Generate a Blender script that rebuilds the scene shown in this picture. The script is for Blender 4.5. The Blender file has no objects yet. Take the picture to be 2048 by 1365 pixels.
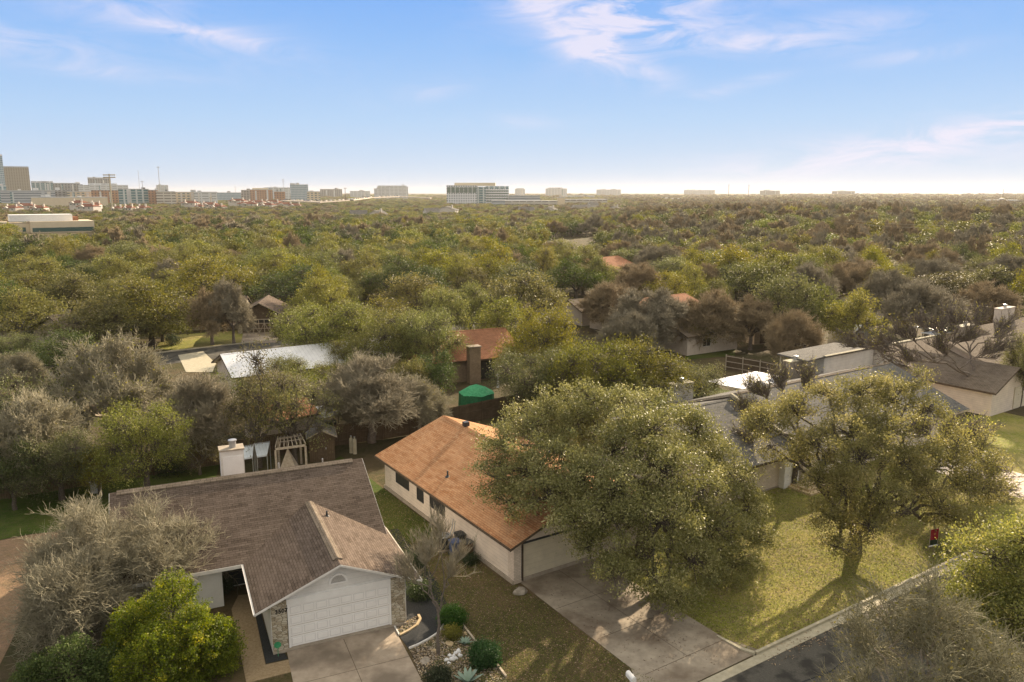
import bpy, math, random
import numpy as np
from mathutils import Vector, Matrix
R = math.radians
SC = bpy.context.scene
COL = SC.collection
# ------------------------------------------------------------------ camera
F, CX, CY, HZ, CAMH = 1560.0, 1024.0, 682.5, 387.0, 21.47
TH = math.atan((CY - HZ) / F)
cd = bpy.data.cameras.new('camera'); cam = bpy.data.objects.new('camera', cd); COL.objects.link(cam)
cd.sensor_width = 36.0; cd.lens = F / 2048.0 * 36.0; cd.clip_start = 0.5; cd.clip_end = 30000
cam.location = (0, 0, CAMH); cam.rotation_euler = (math.pi / 2 - TH, 0, 0)
SC.camera = cam

def ray(x, y):
    u = (x - CX) / F; v = (y - CY) / F
    return u, math.cos(TH) - v * math.sin(TH), -math.sin(TH) - v * math.cos(TH)
def at(x, y, z=0.0):                       # photo pixel + height -> world point
    r = ray(x, y); t = (z - CAMH) / r[2]
    return Vector((r[0] * t, r[1] * t, z))
def atY(x, y, Y):                          # photo pixel at world depth Y
    r = ray(x, y); t = Y / r[1]
    return Vector((r[0] * t, Y, CAMH + r[2] * t))
def proj(p):
    X, Y, Z = p[0], p[1], p[2] - CAMH
    d = Y * math.cos(TH) - Z * math.sin(TH)
    up = Y * math.sin(TH) + Z * math.cos(TH)
    return CX + F * X / d, CY - F * up / d
def sm(a, b, x):
    t = min(1, max(0, (x - a) / (b - a))); return t * t * (3 - 2 * t)
def tz(x, y):                              # terrain height
    d = math.hypot(x, y)
    az = math.degrees(math.atan2(x, y))
    z = 6.5 * math.exp(-((d - 470) / 150) ** 2) * sm(2, 16, az) * sm(150, 260, d)
    z += 17.5 * sm(2200, 7500, d) + 1.2 * sm(900, 2500, d) * math.sin(az * .35) 
    return z

# ------------------------------------------------------------------ materials
def mat(name, base=(.5, .5, .5), rough=.8, spec=.3, metal=0.0):
    m = bpy.data.materials.new(name); m.use_nodes = True
    b = m.node_tree.nodes['Principled BSDF']
    b.inputs['Base Color'].default_value = (*base, 1); b.inputs['Roughness'].default_value = rough
    b.inputs['Specular IOR Level'].default_value = spec; b.inputs['Metallic'].default_value = metal
    return m
class NT:
    def __init__(s, m): s.m = m; s.n = m.node_tree.nodes; s.l = m.node_tree.links; s.b = s.n['Principled BSDF']
    def new(s, t, **kw):
        n = s.n.new(t)
        for k, v in kw.items(): setattr(n, k, v)
        return n
    def link(s, a, b): s.l.new(a, b)
    def coord(s, kind='Object', scale=(1, 1, 1)):
        tc = s.new('ShaderNodeTexCoord'); mp = s.new('ShaderNodeMapping'); s.link(tc.outputs[kind], mp.inputs[0])
        mp.inputs['Scale'].default_value = scale; return mp.outputs[0]
    def noise(s, co, scale, detail=4, rough=.6):
        n = s.new('ShaderNodeTexNoise'); s.link(co, n.inputs['Vector'])
        n.inputs['Scale'].default_value = scale; n.inputs['Detail'].default_value = detail; n.inputs['Roughness'].default_value = rough
        return n.outputs['Fac']
    def ramp(s, fac, stops):
        r = s.new('ShaderNodeValToRGB'); s.link(fac, r.inputs[0]); e = r.color_ramp.elements
        while len(e) < len(stops): e.new(.5)
        for el, (p, c) in zip(e, stops): el.position = p; el.color = (*c, 1) if len(c) == 3 else c
        return r.outputs[0]
    def mix(s, fac, a, b, mode='MIX'):
        n = s.new('ShaderNodeMix', data_type='RGBA', blend_type=mode)
        for v, i in ((fac, 0), (a, 6), (b, 7)):
            if isinstance(v, (int, float)): n.inputs[i].default_value = v
            elif isinstance(v, tuple): n.inputs[i].default_value = (*v, 1)
            else: s.link(v, n.inputs[i])
        return n.outputs[2]
    def math(s, op, a, b=0.0):
        n = s.new('ShaderNodeMath', operation=op)
        for v, i in ((a, 0), (b, 1)):
            if isinstance(v, (int, float)): n.inputs[i].default_value = v
            else: s.link(v, n.inputs[i])
        return n.outputs[0]
    def bump(s, h, strength=.4, dist=.03):
        n = s.new('ShaderNodeBump'); s.link(h, n.inputs['Height']); n.inputs['Strength'].default_value = strength
        n.inputs['Distance'].default_value = dist; s.link(n.outputs[0], s.b.inputs['Normal'])
    def base(s, c): s.link(c, s.b.inputs['Base Color'])

def noisy(name, c1, c2, scale=3, rough=.85, bump=0.0, spec=.2, c3=None, kind='Object', big=.25):
    m = mat(name, c1, rough, spec); t = NT(m); co = t.coord(kind)
    f = t.noise(co, scale, 8, .65); c = t.ramp(f, [(.35, c1), (.65, c2)])
    if c3: c = t.mix(t.ramp(t.noise(co, scale * big, 5, .6), [(.45, (0, 0, 0)), (.62, (1, 1, 1))]), c, c3)
    t.base(c)
    if bump: t.bump(t.noise(co, scale * 3, 6, .7), bump, .02)
    return m
def shingle(name, c1, c2, c3, mottle=.5, dirt=None):
    m = mat(name, c1, .95, .05); t = NT(m); uv = t.coord('UV')
    def brick(w, h, off, s1):
        b = t.new('ShaderNodeTexBrick'); t.link(uv, b.inputs['Vector'])
        b.inputs['Scale'].default_value = 1; b.inputs['Brick Width'].default_value = w; b.inputs['Row Height'].default_value = h
        b.inputs['Mortar Size'].default_value = s1; b.inputs['Mortar Smooth'].default_value = .3; b.offset = off; b.inputs['Bias'].default_value = 0
        return b
    b = brick(.33, .145, .41, .012); b.inputs['Color1'].default_value = (*c1, 1); b.inputs['Color2'].default_value = (*c2, 1)
    b.inputs['Mortar'].default_value = (*[v * .3 for v in c1], 1)
    b2 = brick(.66, .145, .37, 0.0); b2.inputs['Color1'].default_value = (0, 0, 0, 1); b2.inputs['Color2'].default_value = (1, 1, 1, 1)
    c = t.mix(t.math('MULTIPLY', b2.outputs['Color'], mottle), b.outputs['Color'], c3)
    n = t.ramp(t.noise(uv, .45, 5, .7), [(.3, (.86, .86, .86)), (.7, (1.1, 1.09, 1.08))])
    c = t.mix(1.0, c, n, 'MULTIPLY')
    g = t.ramp(t.noise(uv, 14, 3, .8), [(.3, (.82, .82, .82)), (.7, (1.15, 1.15, 1.15))])
    c = t.mix(1.0, c, g, 'MULTIPLY')
    st = t.coord('UV', (2.2, .12, 1))       # weather streaks running down the slope
    c = t.mix(.3, c, t.mix(1.0, c, t.ramp(t.noise(st, 1.0, 4, .6), [(.38, (.72, .72, .74)), (.6, (1.06, 1.05, 1.03))]), 'MULTIPLY'))
    t.base(c); t.bump(b.outputs['Fac'], .5, -.012)
    return m
def bricks(name, c1, c2, mortar, w=.2, h=.075, ms=.01, bump=.5):
    m = mat(name, c1, .85, .2); t = NT(m); uv = t.coord('UV')
    b = t.new('ShaderNodeTexBrick'); t.link(uv, b.inputs['Vector']); b.inputs['Scale'].default_value = 1
    b.inputs['Brick Width'].default_value = w; b.inputs['Row Height'].default_value = h; b.inputs['Mortar Size'].default_value = ms
    b.inputs['Color1'].default_value = (*c1, 1); b.inputs['Color2'].default_value = (*c2, 1); b.inputs['Mortar'].default_value = (*mortar, 1)
    c = t.mix(1.0, b.outputs['Color'], t.ramp(t.noise(uv, .9, 6, .65), [(.3, (.78, .76, .72)), (.65, (1.06, 1.05, 1.03))]), 'MULTIPLY')
    t.base(c); t.bump(b.outputs['Fac'], bump, -.01); return m
def stone(name):
    m = mat(name, (.4, .36, .28), .9, .2); t = NT(m); uv = t.coord('UV', (4.2, 9.5, 1))
    v = t.new('ShaderNodeTexVoronoi', feature='F1', voronoi_dimensions='2D'); t.link(uv, v.inputs['Vector']); v.inputs['Scale'].default_value = 1
    e = t.new('ShaderNodeTexVoronoi', feature='DISTANCE_TO_EDGE', voronoi_dimensions='2D'); t.link(uv, e.inputs['Vector']); e.inputs['Scale'].default_value = 1
    sep = t.new('ShaderNodeSeparateColor'); t.link(v.outputs['Color'], sep.inputs[0])
    c = t.ramp(sep.outputs[0], [(0, (.30, .25, .17)), (.4, (.46, .41, .31)), (.8, (.56, .52, .43)), (1, (.38, .33, .25))])
    c = t.mix(t.ramp(e.outputs['Distance'], [(.02, (0, 0, 0)), (.07, (1, 1, 1))]), (.10, .08, .055), c)
    t.base(c); t.bump(t.ramp(e.outputs['Distance'], [(0, (0, 0, 0)), (.15, (1, 1, 1))]), .6, .03); return m
def striped(name, c1, c2, pitch=.2, axis=1, rough=.7, width=.12, spec=.3, metal=0, kind='UV', dirt=.85):
    m = mat(name, c1, rough, spec, metal); t = NT(m); uv = t.coord(kind)
    sp = t.new('ShaderNodeSeparateXYZ'); t.link(uv, sp.inputs[0])
    f = t.math('FRACT', t.math('DIVIDE', sp.outputs[axis], pitch))
    k = t.math('LESS_THAN', f, width)
    nn = t.ramp(t.noise(uv, 1.3, 6, .65), [(.3, (dirt, dirt, dirt)), (.65, (1.04, 1.04, 1.03))])
    t.base(t.mix(1.0, t.mix(k, c1, c2), nn, 'MULTIPLY')); t.bump(f, .35, .02); return m
def window_grid(name, wall, glass, wx, wz, fx=.5, fz=.5, rough=.25):   # far office facades: window pattern in one wall's own surface
    m = mat(name, wall, .6, .4); t = NT(m); uv = t.coord('UV')
    sp = t.new('ShaderNodeSeparateXYZ'); t.link(uv, sp.inputs[0])
    a = t.math('LESS_THAN', t.math('FRACT', t.math('DIVIDE', sp.outputs[0], wx)), fx)
    b = t.math('LESS_THAN', t.math('FRACT', t.math('DIVIDE', t.math('ADD', sp.outputs[1], 200 * wz - .2), wz)), fz)
    k = t.math('MULTIPLY', a, b); t.base(t.mix(k, wall, glass)); t.link(t.math('SUBTRACT', .7, t.math('MULTIPLY', k, .45)), t.b.inputs['Roughness']); return m

def leafmat(name, c1, c2, c3, rough=.45, trans=.35, spec=.5, hue=.03):
    m = mat(name, c1, rough, spec); t = NT(m)
    at_ = t.new('ShaderNodeAttribute', attribute_name='lv')
    oi = t.new('ShaderNodeObjectInfo')
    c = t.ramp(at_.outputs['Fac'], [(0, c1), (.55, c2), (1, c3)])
    hs = t.new('ShaderNodeHueSaturation'); t.link(c, hs.inputs['Color'])
    t.link(t.math('ADD', .5 - hue / 2, t.math('MULTIPLY', oi.outputs['Random'], hue)), hs.inputs['Hue'])
    r2 = t.math('FRACT', t.math('MULTIPLY', oi.outputs['Random'], 7.31))
    t.link(t.math('ADD', .72, t.math('MULTIPLY', r2, .55)), hs.inputs['Value'])
    t.link(t.math('ADD', .8, t.math('MULTIPLY', t.math('FRACT', t.math('MULTIPLY', oi.outputs['Random'], 3.7)), .3)), hs.inputs['Saturation'])
    t.base(hs.outputs[0])
    tr = t.new('ShaderNodeBsdfTranslucent'); hs2 = t.new('ShaderNodeHueSaturation'); t.link(hs.outputs[0], hs2.inputs['Color'])
    hs2.inputs['Value'].default_value = 1.5; hs2.inputs['Saturation'].default_value = 1.1; t.link(hs2.outputs[0], tr.inputs['Color'])
    mx = t.new('ShaderNodeMixShader'); mx.inputs[0].default_value = trans
    t.link(t.b.outputs[0], mx.inputs[1]); t.link(tr.outputs[0], mx.inputs[2])
    t.link(mx.outputs[0], t.n['Material Output'].inputs['Surface']); return m

M = {}
M['shA'] = shingle('shingle_brown', (.095, .073, .058), (.15, .118, .096), (.19, .15, .124), .42)
M['shB'] = shingle('shingle_orange', (.36, .17, .08), (.44, .235, .12), (.56, .35, .20), .45)
M['shC'] = shingle('shingle_grey', (.115, .115, .11), (.17, .165, .155), (.21, .20, .185), .45)
M['shD'] = shingle('shingle_taupe', (.16, .13, .10), (.21, .175, .14), (.25, .21, .17), .4)
M['shR'] = shingle('shingle_rust', (.26, .12, .07), (.33, .16, .09), (.38, .2, .12), .4)
M['white'] = noisy('white_paint', (.76, .755, .745), (.84, .835, .825), 1.2, .6, 0, .3)
M['trim'] = noisy('trim_paint', (.6, .58, .55), (.74, .72, .69), 2, .6)
M['door'] = noisy('garage_door_paint', (.80, .79, .775), (.86, .85, .84), .8, .5)
M['stone'] = stone('limestone_veneer')
M['sidW'] = striped('white_siding', (.76, .75, .735), (.62, .61, .60), .3, 1, .6, .06)
M['brickB'] = bricks('cream_brick', (.62, .53, .45), (.72, .63, .55), (.50, .44, .37), .24, .1, .012)
M['sidB'] = striped('cream_lap_siding', (.70, .61, .52), (.54, .46, .39), .22, 1, .7, .1)
M['shade_line'] = mat('panel_shadow_line', (.68, .675, .67), .6)  # darker tone painted round the raised door panels as their shadow
M['doorB'] = striped('beige_door', (.60, .54, .42), (.48, .43, .33), .3, 1, .7, .05)
M['screen'] = noisy('dark_screen', (.022, .022, .022), (.04, .038, .036), 8, .5)
M['found'] = noisy('foundation', (.28, .24, .19), (.38, .33, .27), 3, .95)
M['wood'] = striped('weathered_wood', (.13, .095, .062), (.055, .04, .028), .145, 0, .9, .1, .1, dirt=.6)
M['woodl'] = noisy('pale_timber', (.30, .25, .19), (.46, .40, .32), 6, .85)
M['woodd'] = noisy('dark_timber', (.07, .05, .035), (.12, .09, .06), 6, .9)
M['blk'] = noisy('dark_void', (.012, .012, .011), (.02, .018, .016), 4, .8)
M['metalW'] = striped('white_metal_roof', (.72, .73, .76), (.52, .53, .56), .42, 0, .35, .08, .5)
M['metalG'] = mat('galvanised', (.42, .43, .44), .4, .5, .6)
M['poly'] = striped('polycarbonate', (.62, .68, .73), (.48, .54, .6), .25, 0, .2, .1, .5)
M['conc'] = noisy('concrete', (.30, .245, .19), (.40, .335, .265), 2.2, .9, .2, .2, (.19, .155, .12), big=.12)
M['concW'] = noisy('pale_concrete', (.50, .43, .37), (.60, .53, .46), 2, .9, .1)
M['concD'] = noisy('stained_concrete', (.27, .23, .18), (.37, .32, .25), 1.6, .9, .2, .2, (.17, .135, .10), big=.2)
M['aggr'] = noisy('aggregate_walk', (.24, .175, .10), (.34, .26, .165), 9, .95, .3)
M['curb'] = noisy('curb_concrete', (.33, .30, .22), (.45, .41, .31), 3, .9, .2)
M['asph'] = noisy('asphalt', (.065, .062, .054), (.115, .108, .092), 18, .92, .3, .2, (.04, .038, .034), big=.05)
M['mulch'] = noisy('dark_mulch', (.018, .02, .022), (.05, .052, .054), 22, .95, .6)
M['bark'] = noisy('oak_bark', (.06, .05, .04), (.13, .11, .09), 9, .95, .5)
M['barkp'] = noisy('pale_bark', (.22, .18, .14), (.40, .345, .28), 7, .95, .3)
M['barkg'] = noisy('grey_bark', (.11, .09, .075), (.20, .17, .145), 7, .95, .3)
M['twigp'] = noisy('pale_twig', (.22, .205, .14), (.42, .38, .275), 5, .9)
M['twigo'] = noisy('olive_twig', (.15, .145, .085), (.31, .285, .185), 5, .9)
M['twigb'] = noisy('brown_twig', (.24, .185, .11), (.37, .295, .185), 3, .9)
M['twigg'] = noisy('grey_twig', (.20, .18, .125), (.35, .31, .23), 3, .9)
M['blue'] = mat('blue_plastic', (.03, .06, .16), .5, .4)
M['brn'] = mat('brown_plastic', (.10, .055, .03), .5, .4)
M['dkp'] = mat('dark_plastic', (.03, .035, .04), .5, .4)
M['red'] = noisy('maroon_cloth', (.22, .012, .02), (.30, .02, .03), 12, .8)
M['tarp'] = noisy('green_cloth', (.03, .22, .10), (.07, .34, .16), 5, .7, .3)
M['agave'] = mat('agave_skin', (.22, .30, .24), .5, .4)
M['rockw'] = noisy('white_rock', (.6, .6, .62), (.8, .8, .8), 6, .9)
M['rockg'] = noisy('grey_rock', (.22, .19, .15), (.35, .31, .26), 5, .95, .4)
M['rockt'] = noisy('tan_rock', (.38, .29, .17), (.52, .42, .28), 5, .95, .4)
M['oak'] = leafmat('oak_leaf', (.068, .082, .02), (.165, .175, .046), (.36, .335, .14), .6, .24, .3)
M['oakN'] = leafmat('live_oak_leaf', (.085, .088, .03), (.215, .205, .08), (.50, .45, .25), .55, .28, .4)
M['oakY'] = leafmat('oak_leaf_yellow', (.075, .082, .016), (.185, .175, .032), (.36, .31, .08), .6, .28, .3)
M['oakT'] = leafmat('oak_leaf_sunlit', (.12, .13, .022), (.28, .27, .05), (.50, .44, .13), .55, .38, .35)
M['jun'] = leafmat('juniper_leaf', (.03, .05, .012), (.075, .10, .024), (.16, .18, .045), .6, .25, .2)
M['brt'] = leafmat('bright_leaf', (.03, .055, .008), (.14, .185, .02), (.42, .39, .055), .6, .35, .25)
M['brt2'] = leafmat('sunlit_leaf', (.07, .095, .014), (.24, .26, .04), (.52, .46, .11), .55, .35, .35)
M['shrub'] = leafmat('shrub_leaf', (.015, .04, .01), (.035, .085, .018), (.08, .15, .035), .5, .3, .3)
M['dkl'] = leafmat('dark_leaf', (.022, .034, .014), (.042, .06, .022), (.08, .10, .04), .6, .2, .3)
M['yel'] = leafmat('yellow_leaf', (.35, .30, .02), (.5, .42, .03), (.6, .5, .05), .6, .3, .3)
M['brnl'] = leafmat('brown_leaf', (.12, .075, .045), (.19, .125, .075), (.27, .19, .12), .7, .2, .2)

# ground: dry winter grass, moss green patches and leaf litter, all the ground's own colour
def ground_mat(name, g1, g2, dry, litter, lit=.5):
    m = mat(name, g1, .95, .1); t = NT(m); co = t.coord('Object')
    c = t.ramp(t.noise(co, 6, 8, .75), [(.3, g1), (.7, g2)])
    c = t.mix(t.ramp(t.noise(co, .16, 6, .6), [(.42, (0, 0, 0)), (.58, (1, 1, 1))]), c, dry)
    c = t.mix(1.0, c, t.ramp(t.noise(co, .55, 5, .65), [(.35, (.72, .78, .68)), (.65, (1.18, 1.12, 1.1))]), 'MULTIPLY')
    c = t.mix(t.ramp(t.noise(co, 3.2, 7, .8), [(.50 - .12 * lit, (0, 0, 0)), (.68, (1, 1, 1))]), c, litter)
    c = t.mix(t.ramp(t.noise(co, 11, 4, .8), [(.60, (0, 0, 0)), (.72, (.8, .8, .8))]), c, tuple(min(1, v * 2.0) for v in litter))
    c = t.mix(1.0, c, t.ramp(t.noise(co, 26, 4, .85), [(.3, (.55, .55, .55)), (.7, (1.35, 1.35, 1.35))]), 'MULTIPLY')
    t.base(c); t.bump(t.noise(co, 16, 6, .85), .9, .08); return m
M['ground'] = ground_mat('wood_floor', (.045, .055, .02), (.08, .075, .035), (.10, .08, .045), (.11, .08, .05))
M['lawnB'] = ground_mat('dormant_lawn', (.05, .055, .02), (.09, .085, .035), (.135, .10, .055), (.16, .115, .07), .8)
M['lawnG'] = ground_mat('green_lawn', (.04, .075, .012), (.075, .12, .02), (.09, .11, .025), (.10, .085, .04), .1)
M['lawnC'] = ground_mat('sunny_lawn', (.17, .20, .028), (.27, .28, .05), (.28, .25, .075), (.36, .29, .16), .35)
M['dirt'] = ground_mat('bare_dirt', (.26, .17, .11), (.34, .24, .16), (.30, .20, .13), (.20, .15, .10), .2)
def gravel_mat():
    m = mat('river_gravel', (.3, .25, .18), .9, .2); t = NT(m); co = t.coord('Object')
    v = t.new('ShaderNodeTexVoronoi'); t.link(co, v.inputs['Vector']); v.inputs['Scale'].default_value = 11
    sep = t.new('ShaderNodeSeparateColor'); t.link(v.outputs['Color'], sep.inputs[0])
    c = t.ramp(sep.outputs[0], [(0, (.10, .075, .05)), (.35, (.19, .14, .09)), (.7, (.30, .22, .15)), (.93, (.5, .42, .32))])
    c = t.mix(t.ramp(v.outputs['Distance'], [(.3, (0, 0, 0)), (.6, (1, 1, 1))]), c, (.05, .04, .025))
    c = t.mix(t.ramp(t.noise(co, .5, 5, .6), [(.5, (0, 0, 0)), (.62, (.8, .8, .8))]), c, (.08, .075, .03))
    t.base(c); t.bump(v.outputs['Distance'], .8, -.05); return m
M['gravel'] = gravel_mat()

# ------------------------------------------------------------------ mesh builder
class MB:
    def __init__(s): s.v = []; s.f = []; s.mi = []; s.cur = 0
    def add(s, vs, fs):
        o = len(s.v); s.v += [tuple(v) for v in vs]
        for f in fs: s.f.append([o + i for i in f]); s.mi.append(s.cur)
        return s
    def box(s, x0, x1, y0, y1, z0, z1, rot=None):
        vs = [(x, y, z) for z in (z0, z1) for y in (y0, y1) for x in (x0, x1)]
        if rot:
            c = Vector(rot[0]); m = Matrix.Rotation(rot[1], 3, rot[2]); vs = [m @ (Vector(v) - c) + c for v in vs]
        return s.add(vs, [(0, 2, 3, 1), (4, 5, 7, 6), (0, 1, 5, 4), (2, 6, 7, 3), (0, 4, 6, 2), (1, 3, 7, 5)])
    def slab(s, pts, t):                   # polygon (top) thickened downwards
        n = len(pts); vs = [tuple(p) for p in pts] + [(p[0], p[1], p[2] - t) for p in pts]
        return s.add(vs, [tuple(range(n)), tuple(range(2 * n - 1, n - 1, -1))] + [(i, i + n, (i + 1) % n + n, (i + 1) % n) for i in range(n)])
    def prism(s, poly, y0, y1, axis='y'):  # poly in (x,z) extruded along y
        n = len(poly)
        if axis == 'y': a = [(p[0], y0, p[1]) for p in poly]; b = [(p[0], y1, p[1]) for p in poly]
        else: a = [(y0, p[0], p[1]) for p in poly]; b = [(y1, p[0], p[1]) for p in poly]
        return s.add(a + b, [tuple(range(n)), tuple(range(2 * n - 1, n - 1, -1))] + [(i, i + n, (i + 1) % n + n, (i + 1) % n) for i in range(n)])
    def tube(s, pts, rad, k=6, cap=True):
        pts = [Vector(p) for p in pts]; n = len(pts)
        if not hasattr(rad, '__len__'): rad = [rad] * n
        vs = []; d0 = (pts[1] - pts[0]).normalized(); up = Vector((0, 0, 1)) if abs(d0.z) < .9 else Vector((1, 0, 0)); x = d0.cross(up).normalized()
        for i in range(n):
            d = (pts[min(i + 1, n - 1)] - pts[max(i - 1, 0)]).normalized(); x = (x - d * x.dot(d)).normalized(); y = d.cross(x)
            for j in range(k):
                a = 2 * math.pi * j / k; vs.append(pts[i] + (x * math.cos(a) + y * math.sin(a)) * rad[i])
        fs = [(i * k + j, i * k + (j + 1) % k, (i + 1) * k + (j + 1) % k, (i + 1) * k + j) for i in range(n - 1) for j in range(k)]
        if cap: fs += [tuple(range(k - 1, -1, -1)), tuple(range((n - 1) * k, n * k))]
        return s.add(vs, fs)
    def lathe(s, prof, k=16, c=(0, 0)):    # prof [(r,z)]
        vs = [(c[0] + r * math.cos(2 * math.pi * j / k), c[1] + r * math.sin(2 * math.pi * j / k), z) for r, z in prof for j in range(k)]
        n = len(prof)
        return s.add(vs, [(i * k + j, i * k + (j + 1) % k, (i + 1) * k + (j + 1) % k, (i + 1) * k + j) for i in range(n - 1) for j in range(k)] + [tuple(range(k - 1, -1, -1)), tuple(range((n - 1) * k, n * k))])
    def build(s, name, mats, parent=None, smooth=False):
        me = bpy.data.meshes.new(name); me.from_pydata(s.v, [], s.f); me.update()
        if not isinstance(mats, (list, tuple)): mats = [mats]
        for m in mats: me.materials.append(M[m] if isinstance(m, str) else m)
        me.polygons.foreach_set('material_index', s.mi)
        autouv(me)
        if smooth: me.polygons.foreach_set('use_smooth', [True] * len(me.polygons))
        o = bpy.data.objects.new(name, me); COL.objects.link(o); o.parent = parent
        return o
def autouv(me):
    uvl = me.uv_layers.new(name='uv'); co = np.empty(len(me.vertices) * 3); me.vertices.foreach_get('co', co); co = co.reshape(-1, 3)
    out = np.zeros((len(me.loops), 2))
    for p in me.polygons:
        n = p.normal
        h = Vector((0, 0, 1)).cross(n)
        if h.length < .02: h = Vector((1, 0, 0))
        h.normalize(); v = n.cross(h)
        for li, vi in zip(p.loop_indices, p.vertices):
            c = co[vi]; out[li] = (c[0] * h.x + c[1] * h.y + c[2] * h.z, c[0] * v.x + c[1] * v.y + c[2] * v.z)
    uvl.data.foreach_set('uv', out.ravel())
def tag(o, label=None, cat=None, group=None, kind=None):
    if label: o['label'] = label
    if cat: o['category'] = cat
    if group: o['group'] = group
    if kind: o['kind'] = kind
    return o
def empty(name, loc=(0, 0, 0), rz=0.0, label=None, cat=None, group=None):
    o = bpy.data.objects.new(name, None); COL.objects.link(o); o.location = loc; o.rotation_euler = (0, 0, R(rz)); o.empty_display_size = .3
    return tag(o, label, cat, group)
def flat(name, pts, m, z, th=0.0, kind='structure'):   # ground sheet from world xy points
    b = MB()
    P = [(p[0], p[1], z) for p in pts]
    if th: b.slab(P, th)
    else: b.add(P, [tuple(range(len(P)))])
    o = b.build(name, m)
    if o.data.polygons[0].normal.z < 0: o.data.flip_normals()
    if kind: o['kind'] = kind
    return o
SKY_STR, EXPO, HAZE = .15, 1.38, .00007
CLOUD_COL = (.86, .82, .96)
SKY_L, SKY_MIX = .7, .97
SKY_RAMP = [(0, (.66, .74, .88)), (1.5, (.61, .73, .90)), (5, (.47, .67, .94)), (10, (.30, .54, .95)), (16, (.16, .40, .94)), (25, (.09, .31, .91)), (36, (1.12, 1.06, .96)), (60, (1.62, 1.5, 1.28))]  # highest stops, above the frame, made bright and warm as added fill light
# cirrus patches: azimuth, elevation, half-widths (degrees), tilt, amount
CLOUDS = [(3, 12.6, 4, 1.3, -12, 1.32), (8, 12, 4, 2.0, 30, 1.32), (13, 13.6, 4, 1.4, 18, 1.40), (6.5, 9.4, 4.5, 1.0, -22, 1.32), (16, 9.8, 6, .7, -4, 1.15), (11, 10.6, 4, .7, 8, 1.05), (24, 14.2, 4.5, 1.0, 14, 1.40), (22, 10.6, 4.5, .7, 0, 0.96), (26, 8.4, 3, .4, 5, 0.79), (-24, 11.0, 9, 1.7, -12, .62), (-33, 9.0, 6, .7, -4, 1.23), (-20, 10, 5, .5, -8, 0.71), (-27, 7.5, 6, .5, -3, 0.61), (31, 3.9, 8, .7, 8, 1.15), (24, 2.2, 12, .9, 5, 0.79), (15, 7, 3, .4, 12, 0.79), (1, 5, 3, .5, 0, 0.52), (-6, 7, 3, .6, 10, 0.44), (9, 13, 9, 2.6, 10, .45), (28, 3.0, 12, 1.6, 6, .45)]
# ------------------------------------------------------------------ fast meshes and trees
def npmesh(name, V, Q, mats, lv=None, smooth=False):
    me = bpy.data.meshes.new(name); nq, k = Q.shape
    me.vertices.add(len(V)); me.vertices.foreach_set('co', np.ascontiguousarray(V, dtype=np.float32).ravel())
    me.loops.add(nq * k); me.loops.foreach_set('vertex_index', np.ascontiguousarray(Q, dtype=np.int32).ravel())
    me.polygons.add(nq); me.polygons.foreach_set('loop_start', np.arange(0, nq * k, k, dtype=np.int32))
    me.polygons.foreach_set('loop_total', np.full(nq, k, dtype=np.int32))
    if lv is not None:
        a = me.attributes.new('lv', 'FLOAT', 'POINT'); a.data.foreach_set('value', lv.astype(np.float32))
    if smooth: me.polygons.foreach_set('use_smooth', np.ones(nq, dtype=bool))
    me.update(calc_edges=True)
    for m in mats: me.materials.append(M[m])
    return me
def norm(a): return a / np.maximum(np.linalg.norm(a, axis=-1, keepdims=True), 1e-9)
def perp(d, rng):
    r = rng.normal(size=d.shape); return norm(r - d * np.sum(r * d, -1, keepdims=True))
def segs_mesh(A, B, ra, rb, k=3):          # tapered k-sided twigs
    d = norm(B - A); ref = np.where(np.abs(d[:, 2:3]) < .9, np.array([[0, 0, 1.]]), np.array([[1., 0, 0]]))
    x = norm(np.cross(d, ref)); y = np.cross(d, x); n = len(A); V = np.empty((n, 2, k, 3))
    for j in range(k):
        a = 2 * math.pi * j / k; o = x * math.cos(a) + y * math.sin(a)
        V[:, 0, j] = A + o * ra[:, None]; V[:, 1, j] = B + o * rb[:, None]
    b = (np.arange(n) * 2 * k)[:, None]; Q = np.concatenate([np.stack([b[:, 0] + j, b[:, 0] + (j + 1) % k, b[:, 0] + k + (j + 1) % k, b[:, 0] + k + j], 1) for j in range(k)])
    return V.reshape(-1, 3), Q
def leaves(C, size, rng, shade=None, aspect=.55, droop=0.0, up=.0):
    n = len(C); d = norm(rng.normal(size=(n, 3)) + np.array([0, 0, -droop])); s = perp(d, rng)
    if up: 
        s = norm(s * np.array([1, 1, 1 - up])); s = norm(s - d * np.sum(s * d, -1, keepdims=True))
    L = size * rng.uniform(.7, 1.3, (n, 1)); W = L * aspect
    V = np.stack([C - d * L * .5, C + s * W * .5, C + d * L * .5, C - s * W * .5], 1).reshape(-1, 3)
    Q = np.arange(4 * n).reshape(n, 4)
    lv = rng.uniform(0, 1, n) ** 1.3
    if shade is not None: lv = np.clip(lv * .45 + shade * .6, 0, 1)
    return V, Q, np.repeat(lv, 4)
def limb(a, b, r0, r1, rng, n=6, wob=.08, sag=.0, lift=.12):
    a = np.array(a, float); b = np.array(b, float); L = np.linalg.norm(b - a); t = np.linspace(0, 1, n)[:, None]
    P = a + (b - a) * t; P[:, 2] += (np.sin(t[:, 0] * math.pi) * L * lift)
    P[1:-1] += rng.normal(size=(n - 2, 3)) * L * wob
    return P, r0 + (r1 - r0) * t[:, 0] ** .8
def limbs_mb(paths, k=6):
    mb = MB()
    for P, r in paths: mb.tube([tuple(p) for p in P], list(r), k)
    V = np.array([tuple(v) for v in mb.v]); F4 = [f for f in mb.f if len(f) == 4]
    return V, np.array(F4)
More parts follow.
